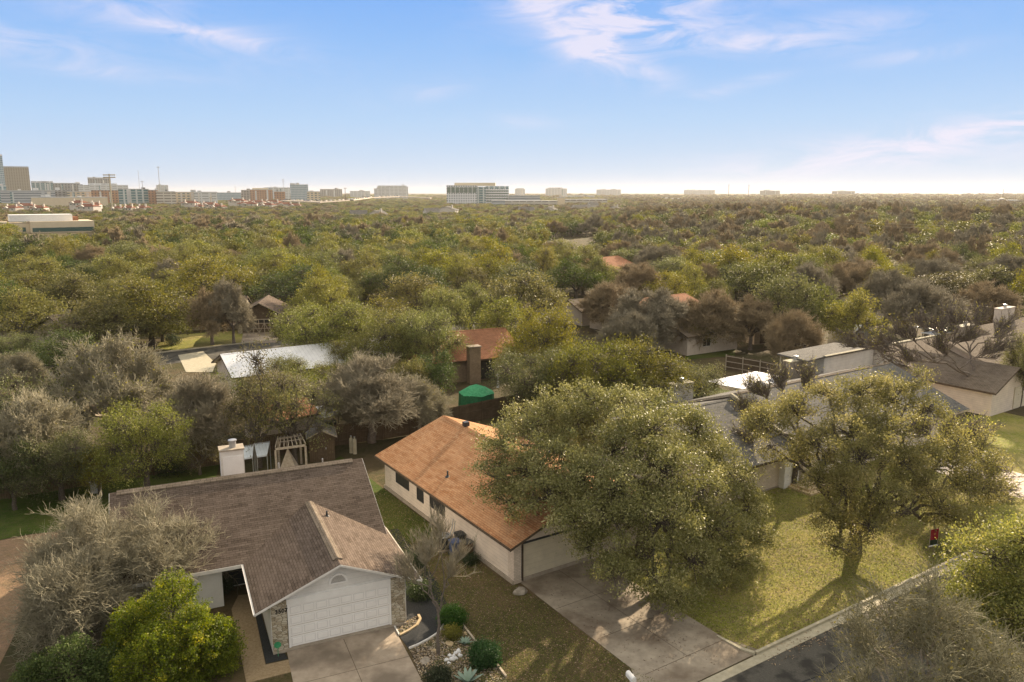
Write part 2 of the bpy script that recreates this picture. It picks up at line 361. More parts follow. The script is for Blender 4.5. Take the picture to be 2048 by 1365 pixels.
def lobes(rng, n, rad, h, hb, lobe, flat_=.75):
    out = []                                # lobe centres on and inside a dome
    tries = 0
    while len(out) < n and tries < 4000:
        tries += 1
        a = rng.uniform(0, 2 * math.pi); u = rng.uniform(0, 1) ** .5
        r = rad * u * .82; top = hb + (h - hb - lobe * .7) * math.sqrt(max(0, 1 - (u * .93) ** 2.2))
        z = rng.uniform(max(hb + lobe * .5, top - (h - hb) * .45), top) if rng.random() < .75 else rng.uniform(hb + lobe * .4, top)
        c = np.array([r * math.cos(a), r * math.sin(a), z])
        if all(np.linalg.norm((c - o) * np.array([1, 1, 1.2])) > lobe * .95 for o in out): out.append(c)
    return out
def trunk_paths(rng, L, h, fork, tr, lean=(0, 0), stems=1, minr=.05):
    paths = []
    top = np.array([lean[0], lean[1], fork]); P, r = limb((0, 0, -.3), top, tr * 1.25, tr * .8, rng, 5, .02, lift=0)
    P[0, :2] = 0; paths.append((P, r)); mains = []
    k = max(3, min(7, len(L) // 3)); idx = sorted(range(len(L)), key=lambda i: math.atan2(L[i][1], L[i][0]))
    groups = [idx[i * len(idx) // k:(i + 1) * len(idx) // k] for i in range(k)]
    for g in groups:
        if not g: continue
        cen = np.mean([L[i] for i in g], 0); hub = top + (cen - top) * .5 + np.array([0, 0, -.25])
        P, r = limb(top, hub, tr * .62, tr * .42, rng, 6, .05, lift=.05); paths.append((P, r))
        for i in g:
            P2, r2 = limb(hub, L[i], tr * .38, max(minr * .5, tr * .09), rng, 7, .05, lift=.08); paths.append((P2, r2)); mains.append((P2, r2))
    return paths, mains
def oak_parts(seed, rad=4.5, h=8.0, hb=2.2, nl=14, lobe=1.7, nleaf=8000, leaf=.2, tr=.28, fork=None, sparse=0.0, clump=.42, flat_=.8, twig=1, sub=26, bias=.35, lobe_list=None, lean=(0, 0)):
    rng = np.random.default_rng(seed)
    L = lobe_list if lobe_list is not None else [(c, lobe * rng.uniform(.75, 1.2)) for c in lobes(rng, nl, rad, h, hb, lobe)]
    LC = [l[0] for l in L]
    paths, mains = trunk_paths(rng, LC, h, fork or hb * .85, tr, lean=lean)
    C = []; S = []; TA = []; TB = []
    tot = sum(l[1] ** 2 for l in L)
    for c, rl in L:
        ns = max(5, int(sub * (rl / lobe) ** 2)); d = norm(rng.normal(size=(ns, 3)) + np.array([0, 0, bias]))
        rr = rl * rng.uniform(.5, 1.12, (ns, 1)) * (1 + .18 * np.sin(d[:, :1] * 5 + d[:, 1:2] * 4 + c[0])); sc = c + d * rr * np.array([1, 1, flat_])
        nn = int(nleaf * rl ** 2 / tot / ns)
        w = rng.uniform(.5, 1.5, ns); w *= nn * ns / w.sum()
        if sparse: w *= (rng.random(ns) > sparse)
        for j in range(ns):
            m = int(w[j])
            if m < 1: continue
            off = rng.normal(size=(m, 3)) * clump * np.array([1, 1, .7]); C.append(sc[j] + off)
            S.append(np.full(m, np.clip(.38 + rng.normal() * .2, 0, 1)))
        if twig: TA.append(np.repeat(c[None], ns, 0) + rng.normal(size=(ns, 3)) * .12); TB.append(sc)
    C = np.concatenate(C); S = np.concatenate(S)
    Vc, Qc, lv = leaves(C, leaf, rng, S)
    Vt, Qt = limbs_mb(paths)
    if twig:
        A = np.concatenate(TA); B = np.concatenate(TB); mid = (A + B) / 2 + rng.normal(size=A.shape) * .15; n = len(A)
        r0 = np.full(n, max(.02, tr * .09)); V1, Q1 = segs_mesh(A, mid, r0, r0 * .7); V2, Q2 = segs_mesh(mid, B, r0 * .7, r0 * .3)
        Vt = np.concatenate([Vt, V1, V2]); Qt = np.concatenate([Qt, Q1 + len(Vt) - len(V1) - len(V2), Q2 + len(Vt) - len(V2)])
    return (Vt, Qt), (Vc, Qc, lv)
def bare_parts(seed, rad=4, h=8, hb=2.2, nl=9, lobe=1.8, tr=.2, gens=((9, .9), (6, .5), (5, .3)), rtw=.02, up=.45, fork=None, lobe_list=None, nleaf=0, leaf=.2, lean=(0, 0), spread=.9, taper=.55):
    rng = np.random.default_rng(seed)
    L = lobe_list if lobe_list is not None else [(c, lobe) for c in lobes(rng, nl, rad, h, hb, lobe)]
    paths, mains = trunk_paths(rng, [l[0] for l in L], h, fork or hb, tr, minr=rtw * 2, lean=lean)
    A, B, RA = [], [], []
    PA = []; PB = []
    for P, r in mains:
        for i in range(len(P) // 2, len(P) - 1): PA.append(P[i]); PB.append(P[i + 1])
    PA = np.array(PA); PB = np.array(PB); rr = rtw * 2.2
    first = True; tips = None; cen = np.mean([l[0] for l in L], 0); cen[2] = hb
    for n, ln in gens:
        m = len(PA); t = rng.uniform(.1, 1.0, (m, n, 1)); S = PA[:, None] + (PB - PA)[:, None] * t
        d = norm(PB - PA)[:, None].repeat(n, 1); q = perp(d.reshape(-1, 3), rng).reshape(m, n, 3)
        out = norm(S - cen)
        D = norm(d * .9 + q * spread * .8 + np.array([0, 0, up]) + out * .4); l_ = ln * rng.uniform(.5, 1.35, (m, n, 1))
        E1 = S + D * l_ * .55; D2 = norm(D + rng.normal(size=D.shape) * .22 + np.array([0, 0, up * .4])); E2 = E1 + D2 * l_ * .45
        S, E1, E2 = (x.reshape(-1, 3) for x in (S, E1, E2)); k = len(S)
        A += [S, E1]; B += [E1, E2]; RA += [np.full(k, rr), np.full(k, rr * .75)]
        PA, PB = (np.concatenate([S, E1]), np.concatenate([E1, E2])) if len(S) < 4000 else (S, E2); rr *= taper
        tips = E2
    A = np.concatenate(A); B = np.concatenate(B); RA = np.concatenate(RA)
    Vc, Qc = segs_mesh(A, B, RA, RA * .7)
    Vt, Qt = limbs_mb(paths)
    lf = None
    if nleaf: 
        c = tips[rng.integers(0, len(tips), nleaf)] + rng.normal(size=(nleaf, 3)) * .12; lf = leaves(c, leaf, rng)
    return (Vt, Qt), (Vc, Qc, None), lf
def conifer_parts(seed, rad=2.2, h=6.5, nleaf=40000, leaf=.12, nfr=420, tr=.16, blobs=None):
    rng = np.random.default_rng(seed); C = []; S = []; A = []; B = []
    blobs = blobs or [((0, 0), rad, h)]
    for (bx, by), r_, h_ in blobs:
        n = int(nfr / len(blobs)); z = rng.uniform(.03, .98, n) ** .9; a = rng.uniform(0, 2 * math.pi, n)
        prof = r_ * np.sin(np.clip((1 - z) * 1.15 + .12, 0, 1) * math.pi / 2) ** .9 * np.clip(.55 + z * 1.6, 0, 1)
        rr = prof * rng.uniform(.62, 1.12, n)
        T = np.stack([bx + rr * np.cos(a), by + rr * np.sin(a), z * h_ + .1], 1); O = np.stack([bx + rr * .1 * np.cos(a), by + rr * .1 * np.sin(a), z * h_ * .85], 1)
        A.append(O); B.append(T); m = int(nleaf / len(blobs) / n)
        D = norm(T - O + np.array([0, 0, .25]))
        for j in range(n):
            k = int(m * rng.uniform(.5, 1.5)); t = rng.uniform(-.75, .35, (k, 1)); C.append(T[j] + D[j] * t * .8 + rng.normal(size=(k, 3)) * (.06 + .17 * (.4 - t)))
            S.append(np.full(k, np.clip(.38 + rng.normal() * .22, 0, 1)))
    C = np.concatenate(C); S = np.concatenate(S); V, Q, lv = leaves(C, leaf, rng, S, .45)
    A = np.concatenate(A); B = np.concatenate(B); r = np.full(len(A), .02); Vt, Qt = segs_mesh(A, B, r, r * .4)
    for (bx, by), r_, h_ in blobs:
        Vm, Qm = limbs_mb([limb((bx * .3, by * .3, -.2), (bx, by, h_ * .9), tr, .03, rng, 6, .01, lift=0)]); Qt = np.concatenate([Qt, Qm + len(Vt)]); Vt = np.concatenate([Vt, Vm])
    return (Vt, Qt), (V, Q, lv)
def make_tree(name, parts, crown_mat, bark='bark', loc=(0, 0, 0), label=None, cat='tree', group=None, leafm=None):
    tr, cr = parts[0], parts[1]
    e = empty(name, loc, 0, label, cat, group)
    o = bpy.data.objects.new('trunk', npmesh('trunk', tr[0], tr[1], [bark], smooth=True)); COL.objects.link(o); o.parent = e
    o = bpy.data.objects.new('crown', npmesh('crown', cr[0], cr[1], [crown_mat], cr[2])); COL.objects.link(o); o.parent = e
    if len(parts) > 2 and parts[2] is not None:
        lf = parts[2]; o = bpy.data.objects.new('foliage', npmesh('foliage', lf[0], lf[1], [leafm or 'oakT'], lf[2])); COL.objects.link(o); o.parent = e
    return e
PROTO = {}
class Proto:
    def __init__(s, parts, cm, bark, rad, h, leafm=None):
        s.rad, s.h = rad, h; s.tm = npmesh('trunk', parts[0][0], parts[0][1], [bark], smooth=True)
        s.cm = npmesh('crown', parts[1][0], parts[1][1], [cm], parts[1][2])
        s.lm = npmesh('foliage', parts[2][0], parts[2][1], [leafm], parts[2][2]) if len(parts) > 2 and parts[2] is not None else None
def place(pr, name, x, y, rad, h, rot, label, group=None, cat='tree'):
    e = bpy.data.objects.new(name, None); COL.objects.link(e)
    e.location = (x, y, tz(x, y) - .05); e.rotation_euler = (0, 0, rot); sx = rad / pr.rad; e.scale = (sx, sx, h / pr.h); e.empty_display_size = .3
    tag(e, label, cat, group)
    for nm, me in (('trunk', pr.tm), ('crown', pr.cm), ('foliage', pr.lm)):
        if me is None: continue
        o = bpy.data.objects.new(nm, me); COL.objects.link(o); o.parent = e
    return e
def px_tree(x, ytop, w, ybase):            # photo measurements -> base, height, radius
    b = at(x, ybase); d = b.y; r = ray(x, ytop); h = CAMH + r[2] * d / r[1]
    dep = d * math.cos(TH) + (CAMH - h / 2) * math.sin(TH)
    return b.x, b.y, h, w / F * dep / 2
# ------------------------------------------------------------------ houses
class Frame:
    def __init__(s, o, ang): s.o = Vector((o[0], o[1], 0)); s.a = ang; s.c, s.s = math.cos(R(ang)), math.sin(R(ang))
    def W(s, x, y, z=0): return Vector((s.o.x + x * s.c - y * s.s, s.o.y + x * s.s + y * s.c, z))
    def L(s, p): dx, dy = p[0] - s.o.x, p[1] - s.o.y; return Vector((dx * s.c + dy * s.s, -dx * s.s + dy * s.c, p[2] if len(p) > 2 else 0))
    def Z(s, px, py, z): return s.L(at(px, py, z))
    def Y(s, px, py, y):                   # hit local plane y
        r = Vector(ray(px, py)); o = s.L((0, 0, CAMH)); d = Vector((r.x * s.c + r.y * s.s, -r.x * s.s + r.y * s.c, r.z)); t = (y - o.y) / d.y
        return Vector((o.x + d.x * t, y, CAMH + d.z * t))
    def X(s, px, py, x):
        r = Vector(ray(px, py)); o = s.L((0, 0, CAMH)); d = Vector((r.x * s.c + r.y * s.s, -r.x * s.s + r.y * s.c, r.z)); t = (x - o.x) / d.x
        return Vector((x, o.y + d.y * t, CAMH + d.z * t))
def gable_roof(par, x0, x1, y0, y1, ze, zr, axis, m, t=.12, cap='trim_cap', name='roof', capm=None, fas='trim', mid=None):
    b = MB()
    if axis == 'x':
        ym = mid if mid is not None else (y0 + y1) / 2
        b.slab([(x0, y0, ze), (x1, y0, ze), (x1, ym, zr), (x0, ym, zr)], t); b.slab([(x1, y1, ze), (x0, y1, ze), (x0, ym + .002, zr), (x1, ym + .002, zr)], t)
        dirs = [((x0, ym), (x1, ym))]
    else:
        xm = mid if mid is not None else (x0 + x1) / 2
        b.slab([(x0, y1, ze), (x0, y0, ze), (xm, y0, zr), (xm, y1, zr)], t); b.slab([(x1, y0, ze), (x1, y1, ze), (xm + .002, y1, zr), (xm + .002, y0, zr)], t)
    o = b.build(name, m, par)
    f = MB()                                # fascia boards along eaves and rakes
    e = .025
    if axis == 'x':
        f.box(x0 - e, x1 + e, y0 - e, y0, ze - t - .06, ze - .012); f.box(x0 - e, x1 + e, y1, y1 + e, ze - t - .06, ze - .012)
        for x in (x0 - e, x1):
            f.prism([(y0, ze - .015), (ym, zr - .015), (ym, zr - t - .08), (y0, ze - t - .08)], x, x + e, 'x'); f.prism([(ym, zr - .015), (y1, ze - .015), (y1, ze - t - .08), (ym, zr - t - .08)], x, x + e, 'x')
    else:
        f.box(x0 - e, x0, y0 - e, y1 + e, ze - t - .06, ze - .012); f.box(x1, x1 + e, y0 - e, y1 + e, ze - t - .06, ze - .012)
        for y in (y0 - e, y1):
            f.prism([(x0, ze - .015), (xm, zr - .015), (xm, zr - t - .03), (x0, ze - t - .03)], y, y + e); f.prism([(xm, zr - .015), (x1, ze - .015), (x1, ze - t - .03), (xm, zr - t - .03)], y, y + e)
    f.build('fascia', fas, par)
    return o
def ridge_cap(par, p0, p1, slope, m, w=.3, h=.07):
    p0, p1 = Vector(p0), Vector(p1); d = (p1 - p0).normalized(); q = Vector((-d.y, d.x, 0)) * w; dz = Vector((0, 0, -w * slope)); up = Vector((0, 0, h))
    b = MB(); a = [p0 + q + dz, p0, p0 - q + dz]; c = [p1 + q + dz, p1, p1 - q + dz]
    vs = [v + up for v in a] + [v + up for v in c] + [v - Vector((0, 0, .02)) for v in a] + [v - Vector((0, 0, .02)) for v in c]
    b.add(vs, [(0, 1, 4, 3), (1, 2, 5, 4), (0, 3, 9, 6), (2, 8, 11, 5), (0, 6, 7, 1), (1, 7, 8, 2), (3, 4, 10, 9), (4, 5, 11, 10)])
    return b.build('ridge_cap', m, par)
def gable_walls(par, x0, x1, y0, y1, zt, zr, axis, m, name='wall', z0=0.0, mid=None):
    b = MB()
    if axis == 'x': ym = mid if mid is not None else (y0 + y1) / 2; b.prism([(y0, z0), (y1, z0), (y1, zt), (ym, zr), (y0, zt)], x0, x1, 'x')
    else: xm = mid if mid is not None else (x0 + x1) / 2; b.prism([(x0, z0), (x1, z0), (x1, zt), (xm, zr), (x0, zt)], y0, y1)
    return b.build(name, m, par)
def window(par, axis, c, a0, a1, z0, z1, out, dark='screen', fm='trim', fr=.06):   # axis 'x': wall plane x=c facing out(-1/+1)
    f = MB(); g = MB(); d0, d1 = sorted((c, c + out * .05)); e0, e1 = sorted((c, c + out * .025))
    def bx(mb, u0, u1, w0, w1, k0, k1):
        (mb.box(k0, k1, u0, u1, w0, w1) if axis == 'x' else mb.box(u0, u1, k0, k1, w0, w1))
    bx(f, a0 - fr, a1 + fr, z1, z1 + fr, d0, d1); bx(f, a0 - fr, a1 + fr, z0 - fr, z0, d0, d1); bx(f, a0 - fr, a0, z0, z1, d0, d1); bx(f, a1, a1 + fr, z0, z1, d0, d1)
    bx(f, (a0 + a1) / 2 - .02, (a0 + a1) / 2 + .02, z0, z1, e0 - (.006 if out < 0 else 0), e1 + (.006 if out > 0 else 0))
    bx(g, a0, a1, z0, z1, e0, e1)
    w = f.build('window', fm, par); g.build('pane', dark, w); return w
def garage_door(par, x0, x1, y, z0, z1, m, cols=8, rows=4, frm='white', raised=True):
    d = MB().box(x0, x1, y - .03, y + .03, z0, z1).build('garage_door', m, par)
    if raised:
        b = MB(); g_ = MB(); cw = (x1 - x0) / cols; rh = (z1 - z0) / rows
        for r in range(rows):
            zb = z0 + r * rh; b = MB()
            for c in range(cols):
                xa = x0 + c * cw; g_.box(xa + cw * .07, xa + cw * .93, y - .036, y - .03, zb + rh * .16, zb + rh * .84)
                b.box(xa + cw * .12, xa + cw * .88, y - .055, y - .03, zb + rh * .24, zb + rh * .76)
            b.build('raised_panel', m, d)
        g_.build('panel_shade_line', 'shade_line', d)
        j = MB()
        for r in range(1, rows): j.box(x0, x1, y - .033, y - .02, z0 + r * rh - .008, z0 + r * rh + .008)
        j.build('section_joint', 'found', d)
    if frm:
        f = MB(); f.box(x0 - .09, x0, y - .09, y + .02, z0, z1 + .1); f.box(x1, x1 + .09, y - .09, y + .02, z0, z1 + .1); f.box(x0, x1, y - .09, y + .02, z1, z1 + .1); f.build('door_frame', frm, par)
    return d
def text(body, par, loc, size, m, rot=(math.pi / 2, 0, 0), ext=.008):
    c = bpy.data.curves.new('house_number', 'FONT'); c.body = body; c.size = size; c.extrude = ext; c.align_x = 'LEFT'; c.space_character = 1.1; c.materials.append(M[m]); c.offset = .006
    t_ = bpy.data.objects.new('tmp', c); me = bpy.data.meshes.new_from_object(t_); bpy.data.objects.remove(t_); me.materials.clear(); me.materials.append(M[m]); o = bpy.data.objects.new('house_number', me); COL.objects.link(o); o.parent = par; o.location = loc; o.rotation_euler = rot; return o

# --- house A: brown shingles, white garage ---
FA = Frame(at(546, 1308.6), 24.3)
hA = empty('house', FA.o, FA.a, 'white house with brown shingle roof, limestone piers and white double garage door', 'house')
ZE, GR, PM = 2.5, 4.12, .5
MR = 10.6; MZ = ZE + PM * (MR - 4.9)
MB().box(0.02, .74, 0, .5, 0, 2.62).build('stone_pier', 'stone', hA); MB().box(5.80, 6.53, 0, .5, 0, 2.62).build('stone_pier', 'stone', hA)
b = MB(); b.box(0, .12, .02, 8.0, .0, 2.45); b.box(6.41, 6.5, .52, 5.9, 0, 2.45); b.build('side_wall', 'white', hA)
b = MB(); b.prism([(.02, 2.33), (6.51, 2.33), (6.51, 2.5), (3.26, 3.92), (.02, 2.5)], .06, .2); b.build('gable_wall', 'sidW', hA)
MB().box(0.745, 5.795, -.005, .06, 2.36, 2.62).build('header', 'white', hA)
b = MB().box(.1, 6.45, .2, .26, .02, 2.4); b.build('inner_wall', 'blk', hA)
garage_door(hA, .86, 5.7, .1, .12, 2.26, 'door')
MB().box(.0, 6.53, -.12, 0.55, -.1, .11).build('foundation', 'found', hA)
# roof wings
gable_roof(hA, -.72, 7.24, -.48, 8.6, ZE, GR, 'y', 'shA', fas='trim', t=.09)
b = MB(); xa, xb = -6.95, 7.02
b.slab([(xa, 4.9, ZE), (-.74, 4.9, ZE), (3.26, 8.15, ZE + PM * 3.25), (7.02, 4.96, ZE + PM * .06), (xb, MR, MZ), (xa, MR, MZ)], .16)
b.slab([(xb, 2 * MR - 4.9, ZE), (xa, 2 * MR - 4.9, ZE), (xa, MR + .002, MZ), (xb, MR + .002, MZ)], .16); b.build('roof', 'shA', hA)
b = MB()
for x in (xa - .025, xb):
    b = MB(); b.prism([(5.0, ZE - .0), (MR, MZ - .02), (MR, MZ - .26), (5.0, ZE - .24)], x, x + .025, 'x'); b.prism([(MR, MZ - .02), (16.3, ZE - .02), (16.3, ZE - .26), (MR, MZ - .26)], x, x + .025, 'x'); b.build('fascia', 'trim', hA)
MB().box(xa, -.76, 4.87, 4.895, ZE - .2, ZE - .01).build('fascia', 'trim', hA)
ridge_cap(hA, (-6.6, MR, MZ), (6.4, MR, MZ), PM, 'shR2' if 'shR2' in M else 'shD', .28, .09)
ridge_cap(hA, (3.26, .15, GR), (3.26, 7.9, GR), .41, 'shD', .24, .08)
# main walls with recessed entry
gable_walls(hA, -6.5, -1.75, 5.6, 15.6, 2.5, MZ - .3, 'x', 'white', mid=MR); gable_walls(hA, -1.75, 6.45, 7.6, 15.6, 2.5, MZ - .3, 'x', 'white', mid=MR)
MB().box(-1.3, -.35, 7.53, 7.6, .1, 2.15).build('entry_door', 'dkp', hA)
MB().box(-1.72, -.02, 7.56, 7.598, .1, 2.5).build('entry_wall', 'woodd', hA)
window(hA, 'y', 5.6, -4.9, -3.2, .9, 2.1, -1)
# gutters and downspout
MB().box(-.81, -.745, -.5, 4.85, ZE - .10, ZE - .03).build('gutter', 'trim', hA); MB().box(7.265, 7.31, -.5, 6.3, ZE - .10, ZE - .03).build('gutter', 'curb', hA)
b = MB(); b.tube([(6.60, .3, 2.4), (6.60, .3, .1)], .04); b.build('downspout', 'white', hA)
# half round gable vent with louvres
vx, vz = 3.22, 2.98
b = MB(); n = 14
for i in range(n):
    a0, a1 = math.pi * i / n, math.pi * (i + 1) / n
    b.add([(vx + r * math.cos(a), y, vz + r * math.sin(a)) for y in (.0, .06) for (r, a) in ((.46, a0), (.46, a1), (.36, a1), (.36, a0))], [(0, 1, 2, 3), (0, 4, 5, 1), (2, 6, 7, 3), (4, 7, 6, 5)])
b.box(vx - .46, vx + .46, 0, .06, vz - .07, vz); v = b.build('gable_vent', 'white', hA)
b = MB()
for i in range(6):
    z = vz + .03 + i * .055; w = math.sqrt(max(.01, .36 ** 2 - (z + .02 - vz) ** 2)); b.box(vx - w, vx + w, .015, .05, z, z + .028)
b.build('louver', 'trim', v); MB().prism([(vx + .36 * math.cos(math.pi * i / 10), vz + .36 * math.sin(math.pi * i / 10)) for i in range(11)], .052, .058).build('backing', 'screen', v)
text('3507', hA, (.2, -.02, 2.02), .27, 'blk')
def roof_pipe(par, x, y, z, m='metalG', r=.045, h=.35):
    b = MB(); b.tube([(x, y, z - .1), (x, y, z + h)], r, 8); b.lathe([(r * 3, z - .03), (r * 1.6, z + .05), (r * 1.2, z + .12)], 10, (x, y)); b.build('vent_pipe', m, par)
p = FA.Z(654, 1036, 3.75); roof_pipe(hA, p.x, p.y, GR - .407 * (p.x - 3.26), 'dkp', .05, .3)
roof_pipe(hA, 2.1, MR + .5, MZ - .2, 'metalG', .05, .45); roof_pipe(hA, 4.7, MR + .5, MZ - .2, 'metalG', .04, .35)
# chimney of house A: boxed, white panelled, with a flue pot
cy_ = 15.9; c0 = FA.Y(440, 905, cy_); c1 = FA.Y(487, 899, cy_); ct = (c0.z + c1.z) / 2
ch = MB().box(c0.x, c1.x, cy_, cy_ + 1.0, 0, ct).build('chimney', 'trim', hA)
MB().box(c0.x + .13, c1.x - .06, cy_ - .03, cy_, .5, ct - .35).build('panel', 'white', ch)
MB().box(c0.x - .06, c1.x + .06, cy_ - .06, cy_ + 1.06, ct, ct + .09).build('chimney_cap', 'found', ch)
b = MB(); cx_ = (c0.x + c1.x) / 2 + .1; b.lathe([(.22, ct + .09), (.22, ct + .5), (.27, ct + .5), (.27, ct + .58), (.1, ct + .62)], 14, (cx_, cy_ + .5)); b.build('flue', 'metalG', ch)
# security sign, a small green octagon on the stone
s_ = MB(); s_.prism([(.2 + .17 * math.cos(math.pi * (i + .5) / 4), .62 + .17 * math.sin(math.pi * (i + .5) / 4)) for i in range(8)], -.36, -.34); s_.box(.185, .215, -.34, -.32, 0, .5)
o = s_.build('security_sign', 'tarp'); o.location = FA.o; o.rotation_euler = (0, 0, R(FA.a)); tag(o, 'small green octagonal sign on a stake at the foot of the left limestone pier', 'sign')

# --- house B: orange shingles, cream brick ---
FB = Frame(at(1028, 1169.6), 33.1); WB, LB = 10.5, 17.4
hB = empty('house', FB.o, FB.a, 'cream house with bright orange shingle roof, long side wall with three dark windows', 'house')
ZB, RB = 2.45, 4.6
gable_walls(hB, 0, WB, .12, LB, ZB - .02, RB - .22, 'y', 'brickB')
MB().box(-.015, 0.0, .6, LB - 1.2, .25, 2.45).build('siding', 'sidB', hB)
MB().box(-.09, WB + .05, .0, LB + .05, -.1, .24).build('foundation', 'found', hB)
MB().box(-.03, .48, -.02, .3, 0, 2.62).build('brick_pier', 'brickB', hB); MB().box(5.5, 6.1, -.02, .3, 0, 2.9).build('brick_pier', 'brickB', hB)
garage_door(hB, .6, 5.42, .08, .1, 2.25, 'doorB', 1, 4, 'dkp', False)
MB().prism([(.5, 2.37), (WB - .05, 2.37), (WB - .05, 2.5), (WB / 2, 4.36), (.5, 2.62)], .03, .11).build('gable_wall', 'sidB', hB)
gable_roof(hB, -.5, WB + .5, -.45, LB + .6, ZB, RB, 'y', 'shB', fas='woodd')
ridge_cap(hB, (WB / 2, -.3, RB), (WB / 2, LB + .45, RB), .39, 'shB', .17, .025)
for pa, pb in (((793, 943), (818, 958)), ((835, 973), (847, 981)), ((861, 990), (890, 1012))):
    a0 = FB.X(*pa, 0).y; a1 = FB.X(*pb, 0).y; y0, y1 = sorted((a0, a1)); window(hB, 'x', -.016, y0, y1, 1.15 if y1 - y0 > 1.2 else 1.0, 2.2, -1, fr=.03, fm='dkp')
b = MB(); b.tube([(.54, -.08, 2.55), (.54, -.08, .1)], .035); b.box(-.56, -.5, -.4, LB + .55, ZB - .14, ZB - .03); b.build('gutter', 'woodd', hB)
p = FB.Z(932, 863, 4.2); zc = ZB + .39 * (p.x + .5); MB().box(p.x - .2, p.x + .2, p.y - .2, p.y + .2, zc - .1, zc + .22).build('box_vent', 'dkp', hB)
p = FB.Z(895, 938, 3.6); roof_pipe(hB, p.x, p.y, ZB + .375 * (p.x + .5), 'dkp', .06, .4)

M['stucg'] = noisy('grey_stucco', (.42, .40, .37), (.55, .52, .48), 2, .9)
# --- house C: grey shingles ---
FC = Frame(at(1600, 975), 33.1)
hC = empty('house', FC.o, FC.a, 'low house with long grey shingle roof stepped along a pale raised rake', 'house')
CR, CE = 5.35, 2.6; ryc = 7.4
gable_roof(hC, -9.2, .55, .2, 15.2, CE, CR - .25, 'x', 'shC', name='roof', fas='woodd', mid=ryc)
gable_roof(hC, .6, 22.9, -.35, 15.6, CE, CR + .1, 'x', 'shC', name='roof', fas='woodl', mid=ryc)
b = MB(); b.prism([(-.35, CE + .1), (ryc, CR + .2), (ryc, CR - .1), (-.35, CE - .2)], .40, .62, 'x'); b.build('rake_parapet', 'curb', hC)
ridge_cap(hC, (1.0, ryc, CR + .1), (22.6, ryc, CR + .1), .4, 'shD', .22, .05); ridge_cap(hC, (-9, ryc, CR - .25), (.3, ryc, CR - .25), .4, 'shC', .2, .04)
gable_walls(hC, -8.8, .3, .9, 14.6, 2.6, CR - .5, 'x', 'brickB', mid=ryc); gable_walls(hC, .9, 22.4, .5, 15.0, 2.6, CR - .2, 'x', 'sidB', mid=ryc)
MB().box(-1.35, .3, .4, .9, 0, 2.5).build('front_wall', 'sidW', hC)
window(hC, 'y', .5, 3.0, 4.8, .8, 2.1, -1); window(hC, 'y', .5, 7.6, 9.4, .8, 2.1, -1)
MB().box(-8.9, .35, .85, 14.7, -.1, .14).build('foundation', 'found', hC)
def box_chimney(par, F_, pl, pr, ly, m, capm='conc', depth=.9, flue='metalG'):
    a = F_.Y(*pl, ly); c = F_.Y(*pr, ly); z = (a.z + c.z) / 2
    k = MB().box(a.x, c.x, ly, ly + depth, 0, z).build('chimney', m, par)
    MB().box(a.x - .06, c.x + .06, ly - .06, ly + depth + .06, z, z + .1).build('chimney_cap', capm, k)
    MB().lathe([(.2, z + .1), (.2, z + .42), (.26, z + .42), (.26, z + .5), (.08, z + .55)], 12, ((a.x + c.x) / 2, ly + depth / 2)).build('flue', flue, k); return k
box_chimney(hC, FC, (1350, 768), (1387, 770), 14.7, 'stucg', 'curb')
box_chimney(hC, FC, (1581, 722), (1615, 724), 15.65, 'rockg', 'curb')
p = FC.Y(1522, 770, ryc + .6); b = MB(); b.tube([(p.x, p.y, CR - .2), (p.x, p.y, p.z)], .03)
for i in range(10):
    for j in range(3):
        pass
dish = b.build('dish_mast', 'dkp', hC)
b = MB(); K = 14; prof = [(.02, 0), (.2, .03), (.38, .11), (.4, .13), (.2, .05), (.02, .02)]; b.lathe(prof, K)
o = b.build('dish', 'metalG', dish); o.location = (p.x, p.y, p.z); o.rotation_euler = (R(-115), R(20), R(-30))
# stoop
b = MB(); b.box(-.9, 1.6, -1.6, .4, 0, .16); b.box(-.6, 1.4, -1.2, .4, .16, .32); tag(b.build('steps', 'rockt', hC))

# patio cover behind house C
pc = empty('patio_cover', FC.o, FC.a, 'pale metal patio cover on posts in the yard behind the grey-roofed house', 'patio cover')
cs = [FC.Z(1407, 764, 2.75), FC.Z(1497, 780, 2.6), FC.Z(1586, 757, 2.6), FC.Z(1512, 743, 2.75)]
MB().slab([tuple(v) for v in cs], .09).build('roof', 'metalW', pc)
for i, v in enumerate(cs):
    k = sum(cs, Vector()) / 4; q = v + (k - v) * .06; MB().box(q.x - .07, q.x + .07, q.y - .07, q.y + .07, 0, v.z - .13).build('post', 'woodl', pc)

# --- house D ---
FD = Frame(at(1984, 803), 34.0)
hD = empty('house', FD.o, FD.a, 'tan-roofed house beside the bare oak, cream wall under its front gable', 'house')
ex, wy0, ww = -6.7, -3.2, 9.0
gable_roof(hD, ex, ex + ww, wy0, 9.2, 2.5, 4.5, 'y', 'shD', fas='woodd')
gable_walls(hD, ex + .45, ex + ww - .45, wy0 + .5, 8.5, 2.45, 4.2, 'y', 'sidB')
gable_roof(hD, -5.4, 6.8, 3.8, 16.6, 2.5, 4.8, 'x', 'shD', fas='woodl'); gable_walls(hD, -5.0, 6.4, 4.3, 16.1, 2.45, 4.55, 'x', 'sidW')
ridge_cap(hD, (-14.7, 10.2, 4.82), (6.7, 10.2, 4.82), .3, 'curb', .2, .05)
